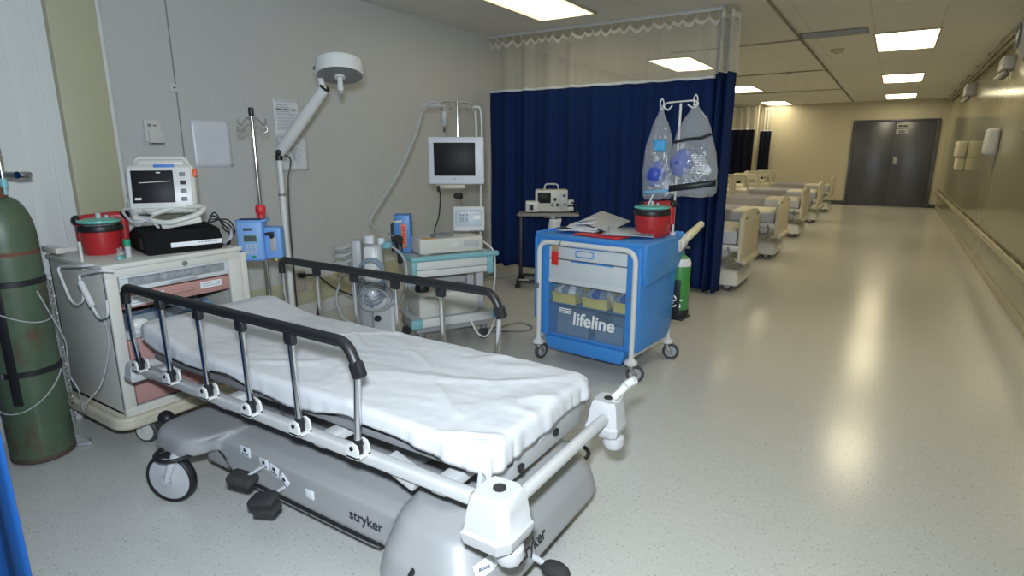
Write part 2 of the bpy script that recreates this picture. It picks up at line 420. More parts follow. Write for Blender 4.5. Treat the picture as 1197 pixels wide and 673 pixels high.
# ------------------------------------------------------------------ ceiling lights
LP = [(-3.09, 5.15), (-3.09, 9.95), (-3.09, 14.45), (-3.09, 19.05), (-.06, 9.43), (-.06, 14.0), (-.06, 18.4), (-.06, 4.75)]
LL = {0: 'lit ceiling light panel above the bed bay, in front of the curtain track',
      1: 'lit ceiling light panel seen through the curtain netting', 2: 'lit ceiling light panel just right of the bay curtain, nearer of the left row',
      3: 'farthest lit ceiling light panel of the left row, before the far wall', 4: 'nearest and largest lit ceiling light panel over the corridor on the right',
      5: 'middle lit ceiling light panel of the three on the right', 6: 'farthest lit ceiling light panel on the right, before the double doors'}
def make_light():
    t = thing('ceiling_light', 'lit ceiling light panel', 'ceiling light', (0, 0, CH), 0, 'fluorescent light panels in the ceiling')
    w, l = .32, .73
    f = B()
    f.bx(-w - .02, -w, -l - .02, l + .02, -.02, -.001); f.bx(w, w + .02, -l - .02, l + .02, -.02, -.001)
    f.bx(-w, w, -l - .02, -l, -.02, -.001); f.bx(-w, w, l, l + .02, -.02, -.001)
    f.build('light_frame', 'skirtcream', t)
    B().bx(-w, w, -l, l, -.014, -.002).build('diffuser', 'paneldim', t)
    return t
L0 = make_light()
for i, (x, y) in enumerate(LP):
    o = L0 if i == 0 else dup(L0, (x, y, CH))
    if i == 0:
        d = [c for c in o.children if c.name.startswith('diffuser')][0]
    else:
        d = [c for c in o.children if c.name.startswith('diffuser')][0]; d.material_slots[0].link = 'OBJECT'; d.material_slots[0].material = M['panel']
    o.location = (x, y, CH); o['label'] = LL.get(i, 'lit ceiling light panel above the corridor just outside the top of the view')

# small fittings on the ceiling and right wall
t = thing('ceiling_vent', 'long dark grey grille strip flush in the ceiling above the corridor', 'vent', (-.80, 8.42, CH))
B().bx(-.36, .36, -.2, .2, -.012, -.001, .003).build('grille', 'midgrey', t)
sl = B()
for k in range(9): sl.bx(-.34, .34, -.175 + k * .042, -.16 + k * .042, -.016, -.012)
sl.build('slats', 'grey', t)
t = thing('smoke_detector', 'small round pale smoke detector on the ceiling between vent and light', 'smoke detector', (-.86, 9.75, CH))
B().lathe([(.09, -.001), (.09, -.02), (.07, -.045), (.03, -.052)]).build('housing', 'skirtcream', t)
B().cyl((0, 0, -.054), .02, .008).build('sensor', 'midgrey', t)

def emergency_light(y, z, label, sc=1.):
    t = thing('emergency_light', label, 'emergency light', (RX, y, z), 0, 'emergency lights on the right wall')
    B().bx(-.13 * sc, -.001, -.24 * sc, .24 * sc, 0, .18 * sc, .012).build('housing', 'grey', t)
    for s in (-1, 1):
        h = B().lathe([(.02, 0), (.04, .02), (.045, .06), (.04, .07)], (-.10 * sc, s * .13 * sc, -.02), (R(150), R(-25), 0), 16).build('lamp_head', 'midgrey', t)
        B().cyl((-.10 * sc - .032, s * .13 * sc - .032, -.078), .034, .01, (R(150), R(-25), 0)).build('lens', 'white', h)
    return t
emergency_light(14.2, 2.52, 'grey emergency light box high on the right wall, nearest the doors', 1.2)
emergency_light(9.9, 2.50, 'grey emergency light box high on the right wall, nearer the camera', .9)
t = thing('wall_fan', 'pale rounded air unit high on the right wall at the frame edge', 'air unit', (RX, 8.2, 2.46))
B().lathe([(.02, .20), (.16, .17), (.24, .10), (.26, .02), (.26, -.0)], (-.001, 0, .20), (0, R(-90), 0)).build('housing', 'litegrey', t)
B().torus((-.11, 0, .20), .225, .012, (0, PI / 2, 0)).torus((-.19, 0, .20), .12, .01, (0, PI / 2, 0)).build('guard', 'midgrey', t)
t = thing('soap_dispenser', 'shiny pale soap dispenser on the right wall, nearer the camera', 'dispenser', (RX, 9.9, 1.46))
B().box((-.075, 0, .17), (.15, .28, .34), None, .04, 4, taper=(.9, .9)).build('housing', 'litegrey', t)
B().bx(-.155, -.10, -.06, .06, .0, .045, .01).build('push_bar', 'midgrey', t)
t = thing('paper_towel_dispenser', 'cream towel dispenser on the right wall close to the double doors', 'dispenser', (RX, 14.0, 1.18))
B().bx(-.16, -.001, -.26, .26, .24, .52, .03, 3).bx(-.13, -.001, -.2, .2, 0, .22, .02, 3).build('housing', 'cream', t)
B().bx(-.165, -.155, -.12, .12, .40, .46, .004).build('window_strip', 'midgrey', t)
tag(base_at(B().bx(RX - .03, RX - .001, 8.0, 8.03, 1.72, 2.02, .004).build('wall_bracket', 'steel'), (RX, 8.015, 1.72)), 'thin vertical metal strip on the right wall above the soap dispenser', 'bracket')

# ------------------------------------------------------------------ curtains
def curtain(name, label, x0, x1, y, zb, zt, waves, amp, m, netting=True, hooks=24, ztrack=CH, seed=1., axis='X'):
    t = thing(name, label, 'curtain', ((x0 + x1) / 2, y, 0), 0 if axis == 'X' else PI / 2, 'hanging privacy curtains')
    L = x1 - x0
    def off(u, z):
        a = amp * (.75 + .45 * noise.noise((u * 7 + seed, 0, 0)))
        ph = 2 * PI * waves * u + 2.2 * noise.noise((u * 4 + seed * 3, 1, 0))
        k = .55 + .45 * (1 - z)                                     # folds open towards the hem
        return a * k * (math.sin(ph) + .35 * math.sin(2 * ph + 1) + .15 * math.sin(3 * ph)) + .012 * noise.noise((u * 20, z * 3, seed))
    def f(u, v, za, zb_):
        z = za + (zb_ - za) * v
        w = (z - zb) / (ztrack - zb)
        return (-L / 2 + L * u + .012 * noise.noise((u * 15, z, 4 + seed)), off(u, w), z + (.012 * math.sin(u * 90 + seed) if v == 0 and za == zb else 0))
    n = int(waves * 16)
    B().grid(lambda u, v: f(u, v, zb, zt), n, 22).build('drape', m, t, solid=.003, ang=180)
    B().grid(lambda u, v: tuple(Vector(f(u, v, zt - .006, zt + .022)) + Vector((0, -.004, 0))), n, 2).build('seam_band', 'paper', t, solid=.004, ang=180)
    if netting:
        B().grid(lambda u, v: f(u, v, zt + .015, ztrack - .13), n, 10).build('netting', 'netting', t, 'open white netting above the cloth', ang=180)
    tr = thing('curtain_track', label.split(',')[0].replace('curtain', 'track of the curtain') , 'curtain track', ((x0 + x1) / 2, y, ztrack), 0 if axis == 'X' else PI / 2)
    B().bx(-L / 2 - .02, L / 2 + .03, -.02, .02, -.035, -.001, .004).build('track_rail', 'skirt', tr)
    def drop(u):
        s = abs(math.sin(PI * hooks * u + .7 * math.sin(u * 23)))
        return (.050 + .03 * noise.noise((u * 31, seed, 0))) * s ** .8
    B().grid(lambda u, v: (-L / 2 + L * u, off(u, .98) * .8, ztrack - .062 - drop(u) - .045 * (1 - v)), hooks * 10, 2).build('heading_tape', 'sheetcream', t, 'white scalloped heading tape', solid=.004, ang=180)
    for k in range(hooks + 1):
        u = k / hooks
        B().tube([(-L / 2 + L * u, 0, -.034), (-L / 2 + L * u, .006, -.05), (-L / 2 + L * u, 0, -.075)], .004, 6).build('hook', 'white', tr)
    return t, tr
c1, tr1 = curtain('privacy_curtain', 'navy blue privacy curtain with white netting top, closing the bay behind the carts', -4.42, -1.62, 6.35, .05, 2.235, 9, .055, 'curtain', seed=2.3)
tr1['label'] = 'white curtain track on the ceiling holding the navy bay curtain'
# the gathered end of the same curtain: a bunch with stacked netting
def bunch(t):
    L = .20
    def f(u, v, za, zb_):
        z = za + (zb_ - za) * v
        return (1.38 + L * u, .07 * math.sin(2 * PI * 2.2 * u + .5) * (1.15 - .2 * z / 2.9) - .01, z)
    B().grid(lambda u, v: f(u, v, .03, 2.28), 40, 14).build('gathered_drape', 'curtain', t, solid=.003, ang=180)
    for k in range(3):
        B().grid(lambda u, v: tuple(Vector(f(u, v, 2.29, 2.83)) + Vector((0, .018 * k, 0))), 40, 6).build('gathered_netting', 'netting', t, 'netting stacked in folds at the end', ang=180)
    B().grid(lambda u, v: tuple(Vector(f(u, v, 2.78, 2.86)) + Vector((0, -.006, 0))), 40, 2).build('gathered_tape', 'sheetcream', t, solid=.004, ang=180)
bunch(c1)
c2, tr2 = curtain('privacy_curtain', 'bright blue privacy curtain edge at the lower left corner, nearest the camera', -3.78, -1.745, .44, .06, 2.2, 6, .035, 'curtainnear', seed=5.1, hooks=12)
tr2['label'] = 'curtain track holding the blue curtain nearest the camera'
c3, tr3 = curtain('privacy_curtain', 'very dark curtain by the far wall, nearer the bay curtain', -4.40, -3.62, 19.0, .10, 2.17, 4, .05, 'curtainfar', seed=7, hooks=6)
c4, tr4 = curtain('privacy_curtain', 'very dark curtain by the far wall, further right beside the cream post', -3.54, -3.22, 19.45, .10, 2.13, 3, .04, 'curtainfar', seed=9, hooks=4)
tr3['label'] = 'curtain track of the left dark curtain by the far wall'; tr4['label'] = 'curtain track of the right dark curtain by the far wall'
struct('trim_far_post', B().bx(-3.62, -3.54, 19.0, 19.1, 0, CH, .01), 'wallF')
# ------------------------------------------------------------------ the stretcher (foot end towards +x)
def stretcher():
    t = thing('wheeled_stretcher', 'large grey and white wheeled hospital stretcher with black side rails in the foreground', 'stretcher', (-1.86, 1.60, 0))
    W = .375
    fr = B()
    for s in (-1, 1):
        fr.bx(-1.03, .93, s * W - .016, s * W + .028, .486, .528, .010, 3)              # side rails of the litter
    for x in (-.95, -.35, .25, .80): fr.bx(x - .03, x + .03, -W, W, .47, .51, .006)
    fr.tube([(1.045, -.33, .505), (1.045, .33, .505)], .022, 14)                        # foot push bar
    fr.tube([(-1.05, -.33, .505), (-1.05, .33, .505)], .022, 14)
    for s in (-1, 1): fr.box((.62, s * .33, .475), (.14, .06, .05), (0, R(18), 0), .006)
    fr.build('litter_frame', 'frame', t)
    for sx in (-1, 1):
        for s in (-1, 1):
            cx = 1.035 if sx > 0 else -1.03
            bk = .92 if sx > 0 and s < 0 else .8 if sx > 0 else .5
            out = [(-.095, -.07), (-.08, -.095), (.05, -.095), (.08, -.055), (.08, .07), (.05, .09), (-.08, .08), (-.095, .05)]
            rings = []
            for z, k in ((.405, .82), (.415, .93), (.44, 1.), (.455, 1.02), (.465, .93), (.53, .84), (.572, .74), (.582, .64)):
                rings.append([(cx + sx * (x * k * bk), s * (W + .005 - y * k * bk), .505 + (z - .505) * bk) for x, y in out])
            b = B().loft(rings).build('corner_bumper', 'bumper', t, ang=30)
            if sx > 0: B().lathe([(.018, -.05), (.034, -.045), (.045, -.025), (.042, .0), (.024, .012), (.02, .03)], (cx + sx * .035 * bk, s * (W + .005), .505 - .113 * bk), None, 20).build('bumper_roller', 'bumper', b)
            B().cyl((cx + sx * .0, s * (W + .005), .505 + .079 * bk), .021 * bk, .006, None, 20).build('pole_socket', 'black', b, 'round black socket')
            if sx > 0 and s > 0:
                B().tube(fillet([(cx + .03, s * W, .56), (cx + .06, s * W + .02, .63), (cx + .10, s * W + .02, .66)], .03), .016, 8).tube([(cx + .045, s * W - .05, .60), (cx + .085, s * W - .03, .65)], .014, 8).build('pole_clip', 'white', b)
    # litter deck with the grey foot panel
    B().bx(-1.02, .915, -.30, .30, .53, .557, .006).build('deck_plate', 'midgrey', t)
    d = B()
    d.box((.935, 0, .515), (.016, .70, .13), (0, R(8), 0), .005)
    d.build('litter_deck', 'litegrey', t)
    for y0_, z0_ in ((.10, .50), (-.14, .475), (-.21, .53)): B().bx(.942, .956, y0_, y0_ + .027, z0_, z0_ + .025, .003).build('deck_latch', 'black', t)
    B().bx(.949, .955, -.02, .04, .535, .56, .001).build('deck_label', 'paper', t)
    m = B()
    m.bx(-1.0, .93, -.308, .308, .562, .645, .03, 3)
    m.build('mattress', 'midgrey', t)
    # side rails
    px = [-.96 + i * .286 for i in range(6)]
    for s in (-1, 1):
        y = s * .405
        bar = B()
        zt = .915
        bar_pts = fillet([(px[0] - .01, y, zt - .075), (px[0] - .005, y, zt), (px[5] + .0, y, zt), (px[5] + .045, y, zt - .085)], .05, 6)
        bar.tube(bar_pts, .0185, 12)
        bar.box(((px[0] + px[5]) / 2, y, zt - .004), (px[5] - px[0] - .06, .030, .034), None, .01)
        for x in px[1:5]: bar.box((x, y, zt - .035), (.05, .03, .055), None, .012)
        bar.box((px[5] + .042, y, zt - .085), (.05, .034, .06), (0, R(-22), 0), .012)
        rb = bar.build('side_rail', 'black', t)
        for i, x in enumerate(px):
            top = (x, y, zt - .05)
            if i == 0: pts = fillet([(x - .005, y, zt - .05), (x - .0, y, .70), (x + .03, y, .56)], .03)
            elif i == 5: pts = [(x + .038, y, zt - .09), (x + .02, y, .56)]
            else: pts = [top, (x + .012, y, .56)]
            B().tube(pts, .0115, 12).build('rail_post', 'chrome', rb)
            e = pts[-1]
            B().cyl((e[0], y, .555), .0165, .06, None, 14, .004).build('post_ferrule', 'black', rb)
            br = B()
            for k in (-1, 1): br.prism([(-.026, 0), (.026, 0), (.026, .03), (.018, .047), (0, .053), (-.018, .047), (-.026, .03)], .009, Matrix.Translation((e[0], y + k * .0235 + .0045, .527)) @ Matrix.Rotation(PI / 2, 4, 'X'))
            br.bx(e[0] - .026, e[0] + .026, y - .028, y + .028, .525, .534)
            bo = br.build('post_bracket', 'white', rb)
            B().cyl((e[0], y, .562), .008, .062, (PI / 2, 0, 0), 12).build('pivot_pin', 'blackgloss', rb)
    # base cover: slab body with flared hoods at both ends
    base = B()
    def outline(x0, x1, hw, r, n=6):
        pts = []
        for cx, cy, a0 in ((x1 - r, hw - r, 0), (x0 + r, hw - r, PI / 2), (x0 + r, -hw + r, PI), (x1 - r, -hw + r, 1.5 * PI)):
            for i in range(n + 1):
                a = a0 + PI / 2 * i / n; pts.append((cx + r * math.cos(a), cy + r * math.sin(a)))
        return pts
    def ring(x0, x1, hw, r, z): return [(x, y, z) for x, y in outline(x0, x1, hw, r)]
    base.loft([ring(-.60, .56, .325, .03, .135), ring(-.62, .60, .335, .04, .15), ring(-.62, .62, .335, .05, .285), ring(-.60, .62, .29, .06, .305), ring(-.56, .60, .20, .06, .315)])
    base.loft([ring(-.80, -.50, .47, .10, .225), ring(-.81, -.48, .48, .11, .24), ring(-.80, -.46, .47, .11, .295), ring(-.785, -.44, .455, .10, .312), ring(-.75, -.42, .40, .08, .320)])
    base.loft([ring(.56, .99, .46, .12, .13), ring(.55, 1.00, .475, .13, .15), ring(.57, .98, .46, .13, .24), ring(.59, .92, .40, .12, .33), ring(.62, .84, .32, .10, .375)])
    bo = base.build('base_cover', 'hood', t)
    rm = bo.modifiers.new('blend', 'REMESH'); rm.mode = 'VOXEL'; rm.voxel_size = .0095; rm.use_smooth_shade = True
    sm = bo.modifiers.new('soften', 'SMOOTH'); sm.factor = .6; sm.iterations = 6
    for s in (-1, 1): B().tube(spline([(-.50, s * .337, .235), (-.44, s * .337, .20), (-.38, s * .337, .145), (-.2, s * .337, .138), (.40, s * .337, .138), (.50, s * .34, .15)], 5), .005, 8).build('base_edge_trim', 'black', t)
    for x in (-.33, .38): B().lathe([(.10, .32), (.10, .40), (.088, .405), (.088, .44), (.075, .445), (.075, .475)], (x, 0, 0), None, 24).build('lift_column', 'midgrey', t)
    # casters
    def caster(x, y, a):
        c = B().lathe([(.108, -.020), (.115, -.011), (.115, .011), (.108, .020), (.098, .018), (.098, -.018)], (x, y, .115), (PI / 2, 0, a), 36)
        co = c.build('caster_wheel', 'black', t)
        B().lathe([(.098, -.014), (.06, -.018), (.022, -.026), (.022, .026), (.06, .018), (.098, .014)], (x, y, .115), (PI / 2, 0, a), 32).build('wheel_disc', 'litegrey', co)
        f = B(); dx, dy = math.cos(a), math.sin(a)
        for k in (-1, 1):
            ox, oy = -dy * k * .034, dx * k * .034
            f.tube([(x + ox, y + oy, .115), (x + ox * .9 + dx * .03, y + oy * .9 + dy * .03, .19), (x + dx * .045, y + dy * .045, .235)], [.012, .017, .024], 10)
            f.cyl((x + ox * 1.0, y + oy * 1.0, .115), .018, .012, (PI / 2, 0, a), 14)
        f.build('caster_fork', 'litegrey', co)
        B().torus((x + dx * .04, y + dy * .04, .238), .080, .009).build('caster_ring', 'black', co)
    caster(-.635, -.475, R(24)); caster(-.665, .435, R(150)); caster(.80, -.44, R(0)); caster(.80, .44, R(30))
    # pedals on the near side
    for (x, z, tilt, w) in ((-.19, .222, 8, .075), (-.06, .172, -12, .078)):
        p = B().box((x, -.415, z), (.115, w, .042), (R(6), R(tilt), R(20)), .018, 3)
        if z < .2: p.box((x + .035, -.425, z - .022), (.10, w * .85, .026), (R(6), R(tilt + 6), R(20)), .012, 3)
        po = p.build('foot_pedal', 'pedal', t)
        B().tube([(x + .02, -.40, z + .012), (x + .03, -.365, z + .025), (x + .035, -.325, z + .03)], .008, 10).build('pedal_arm', 'grey', po)
    B().ball((-.86, -.36, .29), (.04, .035, .035)).tube([(-.84, -.35, .29), (-.76, -.3, .30)], .01).build('head_pedal', 'black', t)
    # brake pedals at the foot corner
    for x, y in ((.96, -.30), (1.03, -.12)):
        po = B().ball((x + .05, y, .15), (.055, .035, .028)).build('brake_pedal', 'pedal', t)
        B().tube([(x - .05, y, .17), (x + .03, y, .155)], .011).build('pedal_arm', 'litegrey', po)
    # printed marks
    text('lettering', 'stryker', .058, 'ink', t, (.425, -.3365, .215), (R(90), 0, 0), bold=.0008)
    text('lettering', 'stryker', .060, 'ink', t, (1.002, -.14, .225), (R(78), 0, R(90)), bold=.0008)
    for k, (x, z, w_, tl) in enumerate(((-.28, .28, .07, 0), (-.155, .262, .055, 0), (-.09, .252, .055, 14), (-.03, .225, .055, 40))):
        lo = B().box((x, -.3375, z), (w_, .003, .042), (0, R(tl), 0), .0005).build('instruction_label', 'paper', t)
        B().box((x, -.3393, z + .006), (.016, .001, .014), (0, R(tl), 0)).build('label_symbol', 'ink', lo)
        B().box((x, -.3393, z - .012), (.038, .001, .005), (0, R(tl), 0)).build('label_print', 'ink', lo)
    B().bx(.10, .145, -.3385, -.334, .20, .235, .0005).build('instruction_label', 'paper', t)
    bl = B()
    for k in range(3):
        a = R(-60 + k * 26)
        bl.box((.965 + .012 * k, -.365 + .07 * k, .275 + .012 * k), (.003, .068, .05), (R(10), R(-14), R(-20 + 10 * k)), .0005)
    blo = bl.build('brake_label', 'paper', t, 'white curved label naming the brake pedal settings')
    for k, w in enumerate(('BRAKE', 'NEUTRAL', 'STEER')):
        text('lettering', w, .014, 'ink', blo, (.968 + .012 * k, -.365 + .07 * k, .275 + .012 * k), (R(78), R(6), R(70 + 10 * k)))
    return t
stretcher()

# white sheet over the mattress, with soft wrinkles and an uneven hem
def bed_sheet():
    cx, cy = -1.86, 1.60
    X0, X1, HW = -1.02, .955, .328
    def top(x):
        h = .662
        h += .055 * max(0, min(1, (-.62 - x) / .34)) ** 1.4
        return h
    nu, nv = 190, 90
    sx_drop, sy_drop = .085, .074
    def f(u, v):
        # arc-length parameters beyond the top edges fold down
        L = (X1 - X0); a = -sx_drop + (L + 2 * sx_drop) * u; b = -sy_drop + (2 * HW + 2 * sy_drop) * v
        ex = max(0, -a, a - L); ey = max(0, -b, b - 2 * HW)
        x = X0 + min(max(a, 0), L); y = -HW + min(max(b, 0), 2 * HW)
        rr = .022
        def fold(e): 
            th = min(e / rr, PI / 2); out = rr * math.sin(th); dn = rr * (1 - math.cos(th)) + max(0, e - rr * PI / 2); return out, dn
        ox, dx = fold(ex); oy, dy = fold(ey)
        sgx = -1 if a < 0 else 1; sgy = -1 if b < 0 else 1
        z = top(x) - max(dx, dy) - .25 * min(dx, dy)
        # rounded mattress corners
        qx = min(x - X0, X1 - x); qy = HW - abs(y); cr = .05
        if qx < cr and qy < cr:
            kx = cr - qx; ky = cr - qy; d = math.hypot(kx, ky)
            if d > cr: f_ = cr / d; x += (kx - kx * f_) * (1 if x < 0 else -1); y += (ky - ky * f_) * (1 if y < 0 else -1)
        x += ox * sgx
        y += oy * sgy
        down = max(dx, dy)
        # wrinkles: fine creases on the flat, gathers at the sides and foot
        w = noise.noise((x * 2.2 + 3, y * 4.5, 0)) * .006 + noise.noise((x * 5 + y * 6, y * 3 - x * 2, 2)) * .0035
        cre = abs(noise.noise((x * 1.8 - y * 3.2 + 7, (y + x) * 1.1, 5)))
        w += .008 * max(0, .12 - cre) / .12 * max(0, min(1, (x + .5) / .5))
        w += .0045 * noise.noise((x * 11, y * 9, 8)) * max(0, min(1, (x - .45) / .35))
        w += .0018 * noise.noise((x * 6 + y * 14, y * 22 - x * 7, 11)) + .0016 * noise.noise((x * 30, y * 26, 3))
        for q, (fx, fy) in enumerate(((.32, .1), (.62, -.12), (-.15, .18))):
            dd = (x - fx) * .55 + (y - fy) * .83 + .03 * noise.noise((x * 4, y * 4, q)); al = (x - fx) * .83 - (y - fy) * .55
            w += .007 * math.exp(-(dd / .014) ** 2) * math.exp(-(al / .16) ** 2)
        if down < .01: z += w
        else:
            g = (noise.noise((x * 9, y * 12, 1)) * .016 + noise.noise((x * 22, y * 24, 4)) * .008) * min(1, down / .05) * (.5 + .9 * max(0, min(1, (x - .4) / .4)))
            if ex >= ey: x += sgx * abs(g)
            else: y += sgy * abs(g)
            z += (.022 * noise.noise((x * 5, y * 5, 9)) + .015 * math.sin(x * 7 + y * 5)) * min(1, down / .07) + w * .5
            z -= .012 * max(0, min(1, (x - .5) / .4)) * min(1, down / .06)
        return (x, y, max(z, .548))
    o = B().grid(f, nu, nv).build('bed_sheet', 'sheet', None, ang=180)
    o.location = (cx, cy, 0)
    md = o.modifiers.new('thickness', 'SOLIDIFY'); md.thickness = .003; md.offset = 1
    tag(o, 'white rumpled sheet covering the mattress of the foreground stretcher', 'bed sheet')
bed_sheet()

# ------------------------------------------------------------------ oxygen cylinder by the near wall
def oxygen():
    t = thing('oxygen_cylinder', 'tall worn green oxygen cylinder with black straps standing at the left edge', 'gas cylinder', (-3.47, .985, 0))
    r = .132
    prof = [(r - .02, 0), (r - .004, .012), (r, .03), (r, 1.10)]
    for i in range(1, 10):
        a = i / 9 * PI / 2; prof.append((.045 + (r - .045) * math.cos(a), 1.10 + .20 * math.sin(a)))
    B().lathe(prof, n=48).build('cylinder_body', 'cylgreen', t)
    B().lathe([(.05, 1.285), (.052, 1.300), (.05, 1.350), (.04, 1.360)]).build('neck_collar', 'rust', t, 'rust red neck collar')
    B().lathe([(r - .02, .0), (r + .0012, .014), (r + .0012, .034), (r, .036)], n=48).build('base_band', mat('dark_rust', (.075, .05, .036), .75, var=.4, vscale=25), t, 'rusted base rim')
    B().lathe([(r + .0008, 1.035), (r + .0008, 1.052)], n=48).build('paint_band', 'rust', t)
    v = B().cyl((0, 0, 1.385), .022, .07).cyl((0, 0, 1.410), .028, .03).cyl((-.01, -.0, 1.440), .035, .02, None, 8)
    v.tube([(0, 0, 1.400), (.075, .045, 1.400), (.16, .10, 1.400)], .014).build('valve', 'steel', t)
    g = B().cyl((.055, .03, 1.460), .013, .12, None, 14, .004).cyl((.055, .03, 1.400), .02, .03)
    g.cyl((.13, .08, 1.400), .016, .05, (PI / 2, 0, R(30)), 14); g.build('flow_meter', 'chrome', t)
    B().cyl((-.03, -.02, 1.460), .028, .05, None, 12, .005).cyl((-.03, -.02, 1.415), .02, .03).build('regulator_knob', 'black', t)
    B().cyl((.055, .03, 1.365), .015, .04).cyl((.055, .03, 1.330), .008, .04).build('outlet_adapter', 'tealtrim', t)
    for z, n_ in ((.905, 'strap'), (.47, 'strap')):
        B().lathe([(r + .001, z - .014), (r + .005, z - .012), (r + .005, z + .012), (r + .001, z + .014)], n=48).build(n_, 'black', t)
    a = R(-42)
    vs = B()
    vs.box(((r + .003) * math.cos(a), (r + .003) * math.sin(a), .62), (.006, .04, .60), (0, 0, a), .002); vs.build('strap', 'black', t)
    bk = B(); a2 = R(-70); bk.box(((r + .006) * math.cos(a2), (r + .006) * math.sin(a2), .905), (.008, .07, .035), (0, 0, a2), .003)
    bk.box(((r + .006) * math.cos(a2), (r + .006) * math.sin(a2), .47), (.008, .06, .03), (0, 0, a2), .003); bk.build('strap_buckle', 'steel', t)
    lb = B(); a3 = R(-62); lb.grid(lambda u, v: ((r + .0015) * math.cos(a3 + (u - .5) * .9), (r + .0015) * math.sin(a3 + (u - .5) * .9), 1.055 + v * .055), 10, 1).build('paper_label', 'cream', t)
    # folded perforated plastic strip down the right side
    ps = B()
    for k in range(34): ps.torus((r * math.cos(R(62)) + .012, r * math.sin(R(62)) + .012, .18 + k * .022), .010, .0022, (PI / 2, 0, R(k * 90)), 10, 5)
    ps.build('side_chain', 'steel', t)
    # pale tubing wound around it
    pts = []
    for k in range(40):
        aa = R(-150 + k * 6); pts.append(((r + .008) * math.cos(aa), (r + .008) * math.sin(aa), .76 + .05 * math.sin(k * .16)))
    pts2 = []
    for k in range(34):
        aa = R(-120 + k * 5); pts2.append(((r + .010) * math.cos(aa), (r + .010) * math.sin(aa), .33 - .10 * math.sin(k * PI / 33) + .12 * k / 33))
    B().tube(pts, .0035, 6).build('wound_tubing', 'tube', t); B().tube(pts2, .0035, 6).build('wound_tubing', 'tube', t)
    return t
oxygen()
tb = spline([(-3.345, 1.04, .86), (-3.335, 1.06, .78), (-3.37, 1.12, .60), (-3.40, 1.13, .50), (-3.32, 1.10, .44), (-3.22, 1.07, .435), (-3.19, 1.08, .38), (-3.30, 1.12, .25), (-3.22, 1.10, .24), (-3.12, 1.08, .33), (-3.08, 1.14, .42), (-3.10, 1.205, .60), (-3.16, 1.22, .74)], 8)
tag(base_at(B().tube(tb, .0032, 8).build('oxygen_tubing', 'tube'), (-3.34, 1.05, .24)), 'clear thin tubing looping from the green cylinder to the drawer cart', 'tubing')
ck = []
for k in range(60):
    a = k / 60 * 2 * PI * 2.2; ck.append((-3.45 + .075 * math.cos(a) * (1 + .15 * math.sin(3 * a)), 1.14 + .035 * math.sin(a), .0055 + .0002 * k + .002 * math.sin(a * 2)))
tag(base_at(B().tube(ck, .0045, 8).build('coiled_chain', 'grey'), (-3.45, 1.14, 0)), 'small grey coil lying on the floor beside the green cylinder', 'coil')

